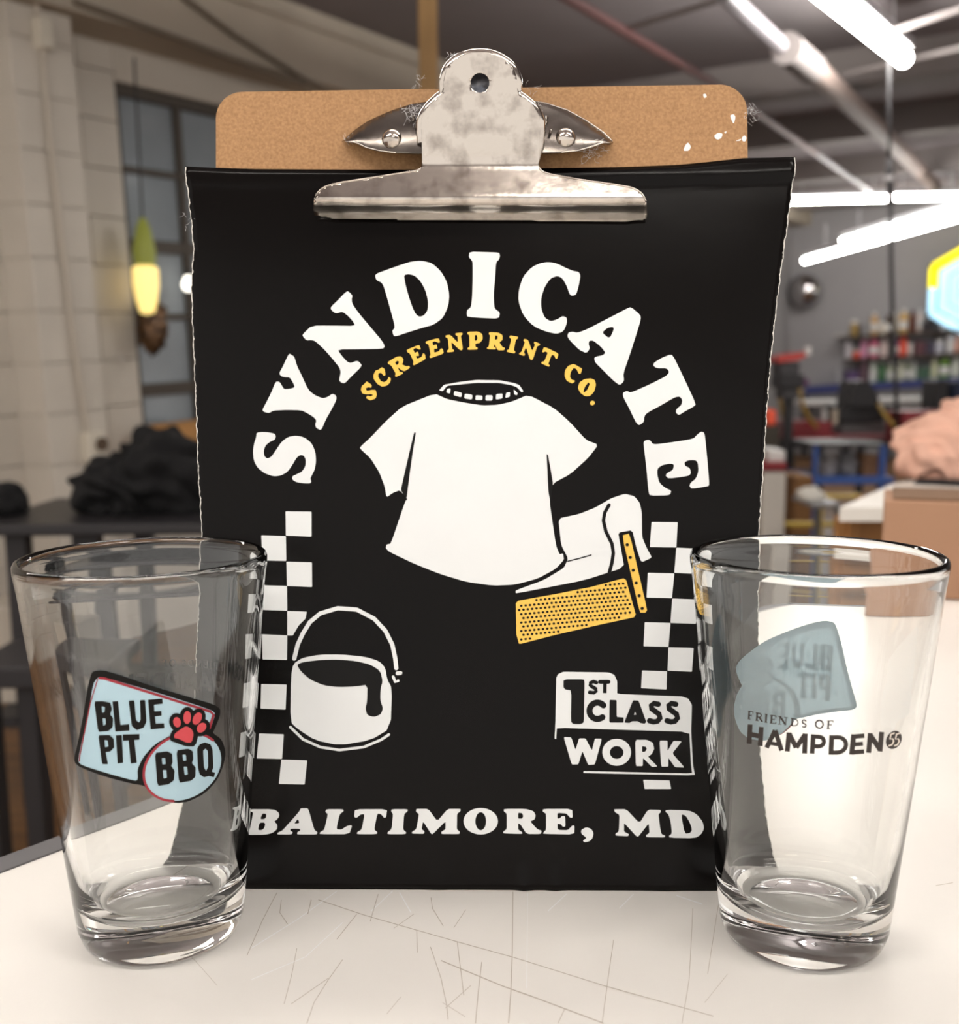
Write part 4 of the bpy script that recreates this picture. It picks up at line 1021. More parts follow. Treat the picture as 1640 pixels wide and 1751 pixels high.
f5 = p.build('numeral_mark', mat('pale_knockout', (226, 216, 204), 0.6), gr_(0.0002), g2, 6); f5.parent = fb; f5['label'] = 'knocked-out numeral 55'
# the same two prints on the far wall of the other glass
def copy_part(o, parent, rz, pp=None):
    c = o.copy(); COL.objects.link(c); c.parent = pp or parent
    if pp is None: c.rotation_euler.z = rz
    for ch in o.children: copy_part(ch, parent, rz, c)
    return c
th_f = cone_hit(232, 1245, GL)[0]; th_b = cone_hit(1368, 1135, GR, True)[0]
copy_part(lg, g2, th_b - th_f)
th_f = cone_hit(1408, 1250, GR)[0]; th_b = cone_hit(292, 1165, GL, True)[0]
for o in (fo, ff, fb): copy_part(o, g1, th_b - th_f)

# ------------------------------------------------------------------ the shop on the right
def bw(px, py, off=0.0):
    return hit(px, py, R3(s_end - off, 0, 0), SDIR)
def bgbox(x0, y0, x1, y1, Y, depth, bev=0.006, floor=False):
    a = W(x0, y1, Y); b = W(x1, y0, Y)
    return box((a.x, Y, FLOOR_Z if floor else min(a.z, b.z)), (b.x, Y + depth, max(a.z, b.z)), None, bev)
def simple(name, bm, m, label, cat, group=None, smooth=False):
    zs = [v.co.z for v in bm.verts]; xs = [v.co.x for v in bm.verts]; ys = [v.co.y for v in bm.verts]
    base = Vector(((min(xs) + max(xs)) / 2, (min(ys) + max(ys)) / 2, min(zs)))
    bm.transform(Matrix.Translation(-base))
    o = from_bm(name, bm, m, None, smooth, sharp=40 if smooth else None); o.location = base
    return setp(o, label, cat, group)
def pm(name, col, rough=0.55, **k): return mat(name, col, rough, **k)
M_shelf = pm('shelf_board', (70, 58, 48))
M_pale = pm('pale_shelf', (190, 186, 180))
su = empty('ink_shelf', bw(1540, 640, 0.2), 'dark wall shelf unit crowded with ink jars on the grey wall', 'shelf')
def plank(p0, p1, off, wd, th):
    a, b = bw(*p0, off), bw(*p1, off)
    dv_ = (b - a).normalized(); up_ = dv_.cross(SDIR).normalized()
    if up_.z < 0: up_ = -up_
    Mx = Matrix(((dv_.x, SDIR.x, up_.x, a.x), (dv_.y, SDIR.y, up_.y, a.y), (dv_.z, SDIR.z, up_.z, a.z), (0, 0, 0, 1)))
    return box((0, -0.02, -th), ((b - a).length, wd, 0), Mx)
world_bm('shelf_board', plank((1452, 576), (1700, 559), 0.32, 0.3, 0.03), M_shelf, su)
world_bm('shelf_board', plank((1443, 615), (1700, 599), 0.32, 0.3, 0.03), M_shelf, su)
world_bm('shelf_board', plank((1426, 572), (1452, 570), 0.32, 0.3, 0.025), M_pale, su)
for x in (1470, 1535, 1600, 1660):
    a, b = bw(x, 556, 0.02), bw(x + 2, 622, 0.02)
    world_bm('upright', tube([a, b], 0.02, 6), M_shelf, su)
SHELF = [('top', lambda x: 410 - (x - 330) * .0687, [(300, 85, 200, (170, 140, 80), 0), (555, 95, 285, (205, 165, 115), 1), (670, 105, 150, (215, 205, 190), 0), (735, 90, 240, (84, 68, 56), 1), (825, 70, 265, (190, 180, 165), 1), (930, 105, 300, (215, 175, 110), 1),
           (1042, 90, 270, (104, 64, 50), 1), (1135, 62, 280, (225, 205, 195), 1), (1205, 90, 115, (60, 54, 58), 2), (1322, 110, 165, (56, 54, 56), 2), (1450, 110, 110, (200, 200, 205), 0), (1558, 95, 140, (165, 150, 120), 0)]),
         ('middle', lambda x: 705 - (x - 190) * .0586, [(228, 80, 240, (205, 200, 204), 1), (330, 85, 110, (226, 92, 70), 0), (425, 90, 275, (215, 150, 180), 1), (552, 118, 270, (222, 120, 150), 1), (680, 90, 258, (225, 205, 200), 1), (845, 62, 250, (120, 50, 110), 1),
           (925, 95, 285, (246, 104, 80), 1), (1015, 70, 155, (220, 210, 205), 0), (1135, 110, 170, (106, 70, 76), 2), (1262, 118, 160, (74, 68, 84), 2), (1385, 100, 175, (205, 205, 215), 0), (1525, 95, 285, (228, 224, 224), 1), (1622, 70, 250, (230, 172, 152), 1)]),
         ('bottom', lambda x: 1046 - x * .055, [(100, 80, 230, (172, 170, 172), 1), (262, 150, 165, (94, 72, 112), 2), (405, 95, 290, (98, 72, 80), 2), (540, 90, 300, (220, 226, 214), 1), (650, 105, 280, (76, 116, 78), 1), (760, 90, 250, (182, 188, 160), 1),
           (890, 70, 280, (222, 222, 200), 1), (985, 90, 262, (150, 156, 130), 1), (1062, 56, 250, (222, 224, 215), 1), (1165, 140, 165, (72, 102, 82), 2), (1320, 80, 290, (214, 216, 180), 1), (1450, 130, 315, (112, 152, 62), 1), (1590, 90, 290, (224, 228, 214), 1)])]
def cname(c):
    r, g, b = c
    if max(c) - min(c) < 28: return 'white' if r > 200 else ('pale grey' if r > 160 else ('grey' if r > 110 else 'black'))
    if g >= r and g >= b: return 'green'
    if r > 200 and g > 170: return 'cream'
    if r > 200 and g < 110: return 'orange red'
    if r > 200 and b > 110: return 'pink'
    if r > 190: return 'tan'
    if b > g and r > g: return 'purple'
    if r > 150: return 'ochre'
    return 'brown'
ORD = ('first', 'second', 'third', 'fourth', 'fifth', 'sixth', 'seventh', 'eighth', 'ninth', 'tenth', 'eleventh', 'twelfth', 'thirteenth', 'fourteenth')
CR = 0.1341
for sname, fy, items in SHELF:
    for i, (x, wz, hz, c, kd) in enumerate(sorted(items)):
        px, py = 1420 + x * CR, 520 + fy(x) * CR
        base = bw(px, py, 0.20) + TUP * (0.014 if sname == 'bottom' else 0.001)
        sc_ = (base - CAM).dot(FWD) / F_PX * CR
        w_, h_ = wz * sc_, hz * sc_
        m = pm('ink_%d_%d_%d' % c, c, 0.45)
        kind = ('jar', 'bottle', 'box')[kd]
        o = empty({'jar': 'ink_jar', 'bottle': 'ink_bottle', 'box': 'ink_box'}[kind], base, '%s ink %s on the %s shelf, %s from its left end' % (cname(c), kind, sname, ORD[i]), kind, 'ink containers on the wall shelves')
        cap = pm('jar_lid', (226, 224, 220), 0.4)
        if kd == 0:
            r = w_ / 2
            from_bm('jar_body', lathe([(0, 0), (r * .92, 0), (r, r * .1), (r, h_ * .78), (r * .93, h_ * .82), (0, h_ * .82)], 20), m, o, True, sharp=40)
            from_bm('lid', lathe([(0, h_ * .821), (r * 1.0, h_ * .821), (r * 1.0, h_ * .97), (r * .94, h_), (0, h_)], 20), m if c[0] < 150 else cap, o, True, sharp=40)
        elif kd == 1:
            r = w_ / 2
            from_bm('bottle_body', lathe([(0, 0), (r * .94, 0), (r, r * .1), (r, h_ * .72), (r * .8, h_ * .80), (r * .42, h_ * .85), (0, h_ * .85)], 20), m, o, True, sharp=40)
            from_bm('cap', lathe([(0, h_ * .851), (r * .5, h_ * .851), (r * .48, h_), (0, h_)], 16), cap if i % 3 else m, o, True, sharp=40)
            from_bm('bottle_label', lathe([(r * 1.015, h_ * .18), (r * 1.015, h_ * .5)], 20), cap if i % 2 else m, o, True)
        else:
            from_bm('carton', box((-w_ / 2, -0.07, 0), (w_ / 2, 0.07, h_ * .82), None, 0.004), m, o)
            from_bm('lid', box((-w_ / 2 - .004, -0.075, h_ * .823), (w_ / 2 + .004, 0.075, h_), None, 0.004), m, o)

# long blue counter under the shelves
M_blue = pm('blue_paint', (58, 66, 120)); M_dark = pm('dark_machine', (44, 42, 44), 0.5); M_grey = pm('machine_grey', (128, 126, 126), 0.4)
M_redm = pm('press_red', (142, 44, 50), 0.4); M_whm = pm('white_platen', (232, 230, 226), 0.4); M_hose = pm('yellow_hose', (186, 150, 72), 0.5); M_card = pm('cardboard', (150, 112, 82), 0.8, var=0.08, scale=8)
ct = empty('ink_counter', Vector((bw(1560, 650, 0.5).x, bw(1560, 650, 0.5).y, FLOOR_Z)), 'long counter with a blue edge under the ink shelves', 'counter')
world_bm('countertop', plank((1376, 662), (1700, 642), 0.45, 0.43, 0.09), M_blue, ct)
world_bm('counter_front', plank((1378, 672), (1700, 653), 0.42, 0.06, 0.16), M_grey, ct)
for i in range(5):
    x = 1380 + i * 70
    a = bw(x, 676, 0.40); world_bm('leg', box((a.x - .04, a.y - .04, FLOOR_Z), (a.x + .04, a.y + .04, a.z)), M_dark, ct)

# screen printing press: red and black carousel in front of the counter
PY = 7.2
sp_ = empty('screen_press', Vector((W(1450, 700, PY).x, PY, FLOOR_Z)), 'red and black screen printing press with yellow hoses below the ink shelves', 'machine')
def pp(name, bm, m, par=sp_, smooth=False): return world_bm(name, bm, m, par, smooth, 40 if smooth else None)
pp('base_rail', bgbox(1335, 752, 1585, 766, PY, 0.5), M_dark)
pp('carriage', bgbox(1341, 741, 1432, 752, PY - 0.02, 0.4), M_redm)
pp('carriage', bgbox(1428, 742, 1520, 751, PY - 0.02, 0.4), pm('dusty_red', (150, 96, 100)))
pp('ink_tray', bgbox(1344, 720, 1424, 741, PY, 0.4), M_redm)
pp('platen', bgbox(1440, 722, 1521, 742, PY + .1, 0.3), M_grey)
pp('platen', bgbox(1377, 685, 1446, 694, PY + .3, 0.3), M_whm)
pp('platen', bgbox(1508, 680, 1650, 692, PY + .3, 0.3), M_whm)
pp('motor_block', bgbox(1437, 694, 1512, 722, PY, 0.35), M_dark)
bm = bmesh.new()
q = [W(x, y, PY - 0.05) for x, y in ((1464, 652), (1484, 651), (1498, 668), (1506, 695), (1456, 695), (1459, 672))]
va = [bm.verts.new(v) for v in q]; vb = [bm.verts.new(v + Vector((0, .3, 0))) for v in q]
bm.faces.new(va); bm.faces.new(vb[::-1])
for i in range(6): bm.faces.new((va[i], va[(i + 1) % 6], vb[(i + 1) % 6], vb[i]))
pp('drive_cover', bm, M_dark)
pp('side_frame', bgbox(1543, 702, 1665, 760, PY - .3, 0.3), M_redm)
pp('control_tower', bgbox(1600, 650, 1622, 702, PY, 0.25), M_dark)
pp('tower_panel', bgbox(1630, 652, 1665, 700, PY, 0.25), pm('navy_panel', (30, 42, 70)))
for x in (1350, 1400, 1470, 1560): pp('press_leg', bgbox(x, 764, x + 9, 800, PY + .1, 0.08, 0.004, True), M_dark)
pp('hose', tube([W(1332, 655, PY), W(1333, 680, PY - .1), W(1338, 705, PY - .1), W(1343, 728, PY - .05)], 0.013, 8), M_hose, sp_, True)
pp('hose', tube([W(1371, 650, PY), W(1368, 668, PY - .1), W(1373, 695, PY - .15), W(1384, 716, PY - .1), W(1396, 730, PY - .05)], 0.014, 8), M_hose, sp_, True)
pp('hose', tube([W(1500, 688, PY), W(1510, 704, PY - .2), W(1530, 730, PY - .25), W(1552, 752, PY - .2)], 0.013, 8), M_hose, sp_, True)
pp('air_fitting', bgbox(1408, 700, 1414, 724, PY + .05, 0.05, .003), M_whm); pp('air_fitting', bgbox(1424, 700, 1434, 726, PY + .05, 0.05, .003), pm('cream_plastic', (205, 190, 170)))
# print head with red top at the press's left end
hd = empty('print_head', Vector((W(1355, 650, 6.8).x, 6.8, FLOOR_Z)), 'black print head with a slanted red top left of the press', 'machine')
bm = bmesh.new(); q = [W(x, y, 6.7) for x, y in ((1327, 614), (1345, 605), (1377, 602), (1379, 610), (1365, 616), (1330, 620))]
va = [bm.verts.new(v) for v in q]; vb = [bm.verts.new(v + Vector((0, .25, 0))) for v in q]
bm.faces.new(va); bm.faces.new(vb[::-1])
for i in range(6): bm.faces.new((va[i], va[(i + 1) % 6], vb[(i + 1) % 6], vb[i]))
world_bm('top_cover', bm, pm('bright_red', (188, 70, 64)), hd)
world_bm('head_body', bgbox(1334, 619, 1368, 640, 6.72, 0.2), pm('charcoal', (66, 64, 66)), hd)
world_bm('squeegee_block', bgbox(1336, 640, 1376, 664, 6.7, 0.25), M_dark, hd)
world_bm('lower_block', bgbox(1340, 664, 1366, 682, 6.72, 0.2), pm('charcoal', (66, 64, 66)), hd)
world_bm('knob', lathe([(0, 0), (.02, 0), (.02, .05), (0, .05)], 12, W(1381, 607, 6.75)), M_whm, hd, True, 40)
world_bm('cable_plug', bgbox(1374, 648, 1384, 660, 6.72, 0.1), pm('violet_plastic', (96, 52, 92)), hd)
world_bm('stand', bgbox(1346, 682, 1358, 760, 6.75, 0.12, .006, True), M_dark, hd)
simple('orange_bottle', bgbox(1310, 700, 1329, 729, 6.4, 0.12, 0.02), pm('safety_orange', (244, 96, 66)), 'bright orange container at the poster edge beside the press', 'container')
simple('support_pedestal', bgbox(1304, 729, 1334, 760, 6.35, 0.3, 0.01, True), pm('olive_dark', (58, 52, 42)), 'dark pedestal carrying the orange container', 'stand')
# blue cart
CYD = 6.2
ca = empty('utility_cart', Vector((W(1460, 800, CYD).x, CYD, FLOOR_Z)), 'blue metal utility cart loaded with bags under the press', 'cart')
M_cart = pm('cart_blue', (60, 92, 160), 0.45)
for x0, x1 in ((1391, 1400), (1505, 1517)):
    for dy in (0, 0.5): world_bm('post', bgbox(x0, 762, x1, 825, CYD + dy, 0.05, 0.004, True), M_cart, ca)
world_bm('shelf_tray', bgbox(1391, 816, 1530, 829, CYD - .01, 0.55), M_cart, ca)
world_bm('top_rail', bgbox(1391, 758, 1517, 764, CYD, 0.5), M_dark, ca)
for x in (1396, 1524):
    c = W(x, 830, CYD); world_bm('caster', lathe([(0, 0), (.05, 0), (.06, .03), (.06, .07), (.05, .1), (0, .1)], 14, (c.x, CYD + .2, FLOOR_Z)), M_dark, ca, True, 40)

# soft heaps of cloth
def heap(name, c, rad, m, label, cat, seed, folds=7.0, amp=0.16, sub=5, parent=None, group=None, flat=True):
    bm = bmesh.new()
    bmesh.ops.create_icosphere(bm, subdivisions=sub, radius=1.0)
    off = Vector((seed * 3.1, seed * 1.7, seed * 2.3))
    for v in bm.verts:
        p = v.co.copy()
        n1 = noise.noise(p * 1.3 + off); n2 = noise.noise(p * 2.6 + off * 2)
        ridge = math.sin(folds * (p.x * 0.6 + p.z * 1.3 + 0.9 * n1 + 0.35 * p.y) + seed)
        k = 1.0 + 0.28 * n1 + 0.14 * n2 + amp * 0.5 * ridge * (0.5 + 0.5 * n2)
        q = Vector((p.x * rad[0], p.y * rad[1], p.z * rad[2])) * k
        v.co = q
    zmin = -rad[2] * 0.55
    if flat:
        for v in bm.verts:
            if v.co.z < zmin: v.co.z = zmin + (v.co.z - zmin) * 0.02
    z0 = min(v.co.z for v in bm.verts)
    bm.transform(Matrix.Translation((0, 0, -z0)))
    o = from_bm(name, bm, m, None, True); o.location = c
    return setp(o, label, cat, group)
def small_bag(x0, y0, x1, y1, Y, m, label, seed):
    a, b = W(x0, y1, Y), W(x1, y0, Y)
    heap('plastic_bag', ((a.x + b.x) / 2, Y + .1, a.z), ((b.x - a.x) * .48, .12, (b.z - a.z) * .62), m, label, 'bag', seed, 5, .2, 4)
small_bag(1402, 778, 1438, 817, CYD + .12, pm('pale_plastic', (176, 172, 172), 0.35), 'pale grey bag on the left of the blue cart', 2)
small_bag(1436, 772, 1478, 817, CYD + .14, pm('clear_plastic', (150, 148, 150), 0.3), 'grey translucent bag in the middle of the blue cart', 5)
simple('cart_carton', bgbox(1476, 778, 1504, 816.4, CYD + .1, .2, .004), M_card, 'small brown carton on the right of the blue cart', 'box')
simple('floor_carton', bgbox(1357, 815, 1391, 868, 5.6, .3, .006, True), pm('brown_carton', (128, 92, 56), .8), 'brown carton standing left of the blue cart', 'box')
tb2 = empty('waste_bin', Vector((W(1325, 850, 4.6).x, 4.6, FLOOR_Z)), 'tall white bin with a red lid beside the poster edge', 'bin')
world_bm('bin_body', bgbox(1300, 806, 1346, 940, 4.6, .3, .015, True), pm('white_bin', (216, 210, 200), .5), tb2)
world_bm('lid', bgbox(1304, 790, 1347, 805.6, 4.58, .34, .01), M_redm, tb2)
world_bm('lid_panel', bgbox(1314, 770, 1344, 789.6, 4.62, .2, .008), M_whm, tb2)
fl_ = empty('grey_stool', Vector((W(1420, 880, 3.9).x, 3.95, FLOOR_Z)), 'grey metal stool in front of the blue cart', 'stool')
world_bm('seat', bgbox(1388, 860, 1440, 870, 3.85, .25, .008), M_grey, fl_)
for x, dy in ((1394, 0.02), (1428, 0.02), (1398, .2), (1430, .2)): world_bm('leg', bgbox(x, 870, x + 7, 930, 3.85 + dy, .03, .003, True), pm('dark_grey_steel', (92, 88, 84), .4), fl_)
a = W(1383, 862, 3.9)
heap('white_rag', (W(1386, 866, 3.98).x, 3.98, W(1386, 861, 3.9).z), (.045, .05, .035), pm('rag', (226, 222, 212), .9), 'crumpled white rag on the grey stool', 'rag', 3, 6, .2, 4)
ys_ = empty('yellow_rail', Vector((W(1440, 880, 5.0).x, 5.0, FLOOR_Z)), 'low yellow safety rail behind the grey stool', 'rail')
M_yel = pm('safety_yellow', (196, 166, 66), .5)
world_bm('top_bar', bgbox(1400, 846, 1475, 853, 5.0, .05, .006), M_yel, ys_)
world_bm('lower_bar', bgbox(1345, 893, 1475, 902, 5.0, .05, .006), M_yel, ys_)
for x in (1402, 1466): world_bm('post', bgbox(x, 846, x + 8, 930, 5.01, .05, .005, True), M_yel, ys_)

# second table with peach garments
ft = empty('side_table', Vector((on_z(1600, 866).x, on_z(1600, 866).y + .2, FLOOR_Z)), 'white topped wooden table with peach garments behind the cardboard box', 'table')
q = [on_z(1436, 868), on_z(1720, 868), on_z(1720, 795), on_z(1530, 826)]
bm = bmesh.new()
hi = [bm.verts.new(v) for v in q]; lo = [bm.verts.new(v - Vector((0, 0, .022))) for v in q]
bm.faces.new(hi); bm.faces.new(lo[::-1])
for i in range(4): bm.faces.new((lo[i], lo[(i + 1) % 4], hi[(i + 1) % 4], hi[i]))
world_bm('tabletop', bm, pm('cream_laminate', (236, 230, 220), .5), ft)
M_wood = pm('pine_leg', (176, 124, 70), .6, var=.2, scale=10)
Yl = on_z(1470, 868).y
for x0, x1, dy in ((1452, 1472, .05), (1478, 1500, .30), (1660, 1680, .05)):
    a, b = W(x0, 900, Yl + dy), W(x1, 900, Yl + dy)
    world_bm('leg', box((a.x, Yl + dy, FLOOR_Z), (b.x, Yl + dy + .05, -.022)), M_wood, ft)
world_bm('apron', box((W(1455, 880, Yl).x, Yl + .06, -.1), (W(1700, 880, Yl).x, Yl + .08, -.022)), M_wood, ft)
M_peach = pm('peach_cloth', (234, 186, 164), .85, var=.06, scale=12, bump=.2, bscale=60)
c1 = on_z(1622, 822)
heap('peach_garment', (c1.x + .005, c1.y + .05, .0005), (.085, .075, .085), M_peach, 'lower bulging peach garment of the heap on the side table', 'clothes', 1.3, 9, .22, group='peach garments')
c2 = W(1640, 742, c1.y + .04)
heap('peach_garment', (c2.x + .01, c2.y, .080), (.062, .055, .05), M_peach, 'upper rolled peach garment on top of the heap', 'clothes', 4.4, 9, .22, group='peach garments')
bm = bmesh.new(); q = [on_z(1562, 828), on_z(1700, 836), on_z(1700, 824), on_z(1570, 821)]
hi = [bm.verts.new(v + Vector((0, 0, .004))) for v in q]; lo = [bm.verts.new(v + Vector((0, 0, .0004))) for v in q]
bm.faces.new(hi); bm.faces.new(lo[::-1])
for i in range(4): bm.faces.new((lo[i], lo[(i + 1) % 4], hi[(i + 1) % 4], hi[i]))
simple('black_sheet', bm, pm('black_cloth', (24, 24, 28), .9), 'flat black sheet lying in front of the peach garments', 'cloth')
# cardboard box at the back right of the work table
Yc = on_z(1560, 1019).y
a, b = W(1504, 1019, Yc), W(1700, 848, Yc)
cbx = empty('cardboard_box', ((a.x + b.x) / 2, Yc + .05, 0.0005), 'plain brown cardboard box at the back right of the work table', 'box')
hC = b.z
vd = Vector((ray(1504, 930).x, ray(1504, 930).y, 0)).normalized(); fd = Vector((vd.y, -vd.x, 0))
Mb = Matrix(((fd.x, vd.x, 0, a.x), (fd.y, vd.y, 0, a.y), (0, 0, 1, 0), (0, 0, 0, 1)))
world_bm('box_body', box((0, 0, 0.0005), (.26, .1, hC - .003), Mb, .002), pm('kraft_board', (164, 126, 100), .8, var=.05, scale=6), cbx)
world_bm('flap', box((.008, .004, hC - .003), (.25, .098, hC - .0005), Mb, .0008), pm('kraft_dark', (120, 92, 70), .85), cbx)

# convex mirror, neon sign, hanging cord
cm = bw(1376, 497, .16)
mr = empty('convex_mirror', cm, 'round convex mirror high on the grey wall near the corner', 'mirror')
rm_ = 27.5 * (cm - CAM).dot(FWD) / F_PX
nd = -SDIR
ax1 = nd.cross(Vector((0, 0, 1))).normalized(); ax2 = ax1.cross(nd)
Mm = Matrix(((ax1.x, ax2.x, nd.x, cm.x), (ax1.y, ax2.y, nd.y, cm.y), (ax1.z, ax2.z, nd.z, cm.z), (0, 0, 0, 1)))
bm = lathe([(rm_, 0), (rm_ * .92, rm_ * .25), (rm_ * .7, rm_ * .5), (rm_ * .4, rm_ * .66), (0, rm_ * .72)], 32); bm.transform(Mm)
world_bm('mirror_dome', bm, pm('mirror_chrome', (200, 196, 196), .12, metal=1.0), mr, True)
bm = lathe([(rm_ * .9, -.04), (rm_ * 1.05, -.04), (rm_ * 1.06, .01), (rm_ * .98, .02)], 32); bm.transform(Mm)
world_bm('rim', bm, M_grey, mr, True, 40)
world_bm('bracket', tube([Mm @ Vector((0, 0, -.03)), Mm @ Vector((0, 0, -.155))], .03, 8), M_dark, mr)
sg = bw(1668, 494, .22)
sc_ = (sg - CAM).dot(FWD) / F_PX
Ms = Matrix(((ax1.x, ax2.x, nd.x, sg.x), (ax1.y, ax2.y, nd.y, sg.y), (ax1.z, ax2.z, nd.z, sg.z), (0, 0, 0, 1)))
ns = empty('neon_sign', sg, 'hexagonal lit sign in yellow and pale blue on the grey wall', 'sign')
hexp = lambda r: [Vector((r * math.cos(math.radians(30 + 60 * i)), r * math.sin(math.radians(30 + 60 * i)), 0)) for i in range(6)]
Rh = 80 * sc_
left = 1 if project(Ms @ Vector((-.2, 0, 0)))[0] < project(Ms @ Vector((.2, 0, 0)))[0] else -1
def hexplate(r, z0, z1):
    bm = bmesh.new(); a = [bm.verts.new(Ms @ (v + Vector((0, 0, z0)))) for v in hexp(r)]; b = [bm.verts.new(Ms @ (v + Vector((0, 0, z1)))) for v in hexp(r)]
    bm.faces.new(a); bm.faces.new(b[::-1])
    for i in range(6): bm.faces.new((a[i], a[(i + 1) % 6], b[(i + 1) % 6], b[i]))
    return bm
world_bm('backing', hexplate(Rh * 1.1, -.1, -.02), M_dark, ns)
world_bm('lit_panel', hexplate(Rh * .84, -.019, 0.0), pm('cyan_glow', (176, 232, 226), .5, emit=.75), ns)
hp = [Ms @ (v + Vector((0, 0, .03))) for v in hexp(Rh * .98)]
top = sorted(range(6), key=lambda i: -hp[i].z)
M_ny = pm('yellow_neon', (255, 236, 20), .4, emit=1.2); M_nb = pm('blue_neon', (178, 226, 250), .4, emit=1.0)
for i in range(6):
    a, b = hp[i], hp[(i + 1) % 6]; m_ = (a.z + b.z) / 2
    up = m_ > sg.z + .02
    if abs(m_ - sg.z) < .05 * Rh:
        lo_, hi_ = (a, b) if a.z < b.z else (b, a); md = lo_.lerp(hi_, .55)
        world_bm('neon_tube', tube([lo_, md], Rh * .085, 8), M_nb, ns, True); world_bm('neon_tube', tube([md, hi_], Rh * .085, 8), M_ny, ns, True)
    else: world_bm('neon_tube', tube([a, b], Rh * .085, 8), M_ny if up else M_nb, ns, True)
for r in (.6, .36):
    ip = [Ms @ (v + Vector((0, 0, .012))) for v in hexp(Rh * r)]
    world_bm('inner_line', tube(ip + [ip[0]], .006, 6), pm('sign_line', (110, 160, 150), .5), ns, True)
HY = 5.6
hc = empty('power_drop', W(1533, 730, HY), 'black power cord hanging from the ceiling in front of the ink shelves', 'cord')
world_bm('cord', tube([W(1520, 104, HY), W(1521, 200, HY), W(1521, 290, HY)], .009, 8), M_dark, hc, True)
world_bm('connector', tube([W(1521, 270, HY), W(1521, 300, HY), W(1522, 312, HY), W(1523, 342, HY), W(1523, 348, HY)], [.011, .021, .016, .021, .008], 10), M_dark, hc, True)
world_bm('collar', tube([W(1521, 301, HY), W(1521, 309, HY)], .024, 10), pm('pale_collar', (176, 172, 172)), hc, True, 40)
world_bm('cord', tube([W(1523, 345, HY), W(1524, 450, HY), W(1527, 560, HY), W(1532, 660, HY), W(1534, 735, HY)], .012, 8), M_dark, hc, True)

# ------------------------------------------------------------------ along the window wall
ob = R3(*(lambda a: (a[0], .19, a[1]))(st(152, 764, .17)))
ox = empty('outlet_box', ob, 'small pale outlet box at the foot of the wall conduit', 'outlet')
bm = box((-.042, -.03, -.06), (.042, .03, .06), None, .006)
Rr = Matrix(((SDIR.x, N0.x, TUP.x, 0), (SDIR.y, N0.y, TUP.y, 0), (SDIR.z, N0.z, TUP.z, 0), (0, 0, 0, 1)))
bm.transform(Rr); from_bm('box_body', bm, pm('ivory', (214, 206, 190)), ox)
bm = lathe([(0, 0), (.028, 0), (.028, .012), (0, .012)], 16); bm.transform(Rr @ Matrix.Translation((.02, .03, .01)) @ Matrix.Rotation(-math.pi / 2, 4, 'X')); from_bm('plug', bm, pm('brown_plug', (84, 66, 50)), ox, True, sharp=40)
M_pipew = pm('white_conduit', (188, 178, 164), .6)
def wl3(px, py, off): return wall_px(px, py, off)
pipe('wall_conduit', [wl3(60, -6, .185), wl3(72, 80, .185), wl3(86, 240, .185), wl3(108, 430, .185), wl3(127, 590, .185), wl3(150, 748, .185)], .013, M_pipew, 'thin painted conduit running down the white pilaster', 'pipe')
simple('junction_box', (lambda bm: (bm.transform(Matrix.Translation(wl3(72, 58, .19)) @ Rr), bm)[1])(box((-.028, -.03, -.055), (.028, .03, .055), None, .005)), pm('ivory', (214, 206, 190)), 'small pale junction box high on the pilaster conduit', 'box')
pipe('outlet_cable', [wl3(162, 758, .2), wl3(172, 772, .2), wl3(178, 800, .2), wl3(180, 830, .2)], .012, pm('pale_green_cable', (196, 204, 196)), 'short pale cable dropping from the outlet box', 'cable')
# added lamp shapes for bright spots in the panes, and the ornament
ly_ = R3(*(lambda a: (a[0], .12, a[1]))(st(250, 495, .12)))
lm = empty('reflection_glow', ly_, 'added small yellow lamp with a green top by the window', 'glow')  # added glowing stand-in for a yellow reflection in the panes
from_bm('glow_body', lathe([(0, -.11), (.03, -.10), (.045, -.05), (.055, .02), (.055, .09), (.04, .1), (0, .1)], 20), pm('amber_glow', (255, 226, 140), .5, emit=.7), lm, True, sharp=50)
from_bm('glow_top', lathe([(0, .101), (.045, .101), (.05, .16), (.03, .26), (.012, .3), (0, .3)], 16), pm('olive_green', (140, 146, 62), .5, emit=.12), lm, True, sharp=50)
from_bm('glow_cord', tube([(0, 0, .3), (0, 0, .95)], .005, 6), M_dark, lm)
ly2 = R3(*(lambda a: (a[0], .05, a[1]))(st(322, 487, .05)))
lb = empty('pale_spot_bulb', ly2, 'small round bulb added for a pale spot in the window at the poster edge', 'glow')  # bulb and socket added where the panes show a pale spot
from_bm('bulb', lathe([(0, -.03), (.02, -.024), (.03, 0), (.02, .025), (.012, .04), (0, .04)], 16), pm('bulb_glow', (255, 250, 236), .5, emit=2.2), lb, True)
from_bm('socket', lathe([(0, .041), (.013, .041), (.013, .07), (0, .07)], 12), M_dark, lb, True, sharp=40)
on_ = R3(*(lambda a: (a[0], .1, a[1]))(st(262, 612, .1)))
heap('window_ornament', on_ - Vector((0, 0, .0)), (.065, .05, .13), pm('dark_bronze', (112, 84, 58), .35, metal=.6, col2=(48, 34, 26), scale=20), 'dark bronze ornament hanging at the window edge', 'ornament', 7.7, 11, .4, 4, flat=False)
wb = on_
b0 = R3(*(lambda a: (a[0], .16, a[1]))(st(254, 786, .16))); b1 = R3(*(lambda a: (a[0], .16, a[1]))(st(345, 786, .16)))
hb_ = 62 * 4.9 / F_PX
bm = box((st(254, 786, .1)[0], .065, t_win0 + .002), (st(360, 786, .1)[0], .2, t_win0 + hb_), RM, .004)
simple('sill_carton', bm, pm('amber_carton', (186, 136, 80), .7), 'tan cardboard carton in front of the lowest window panes', 'box')

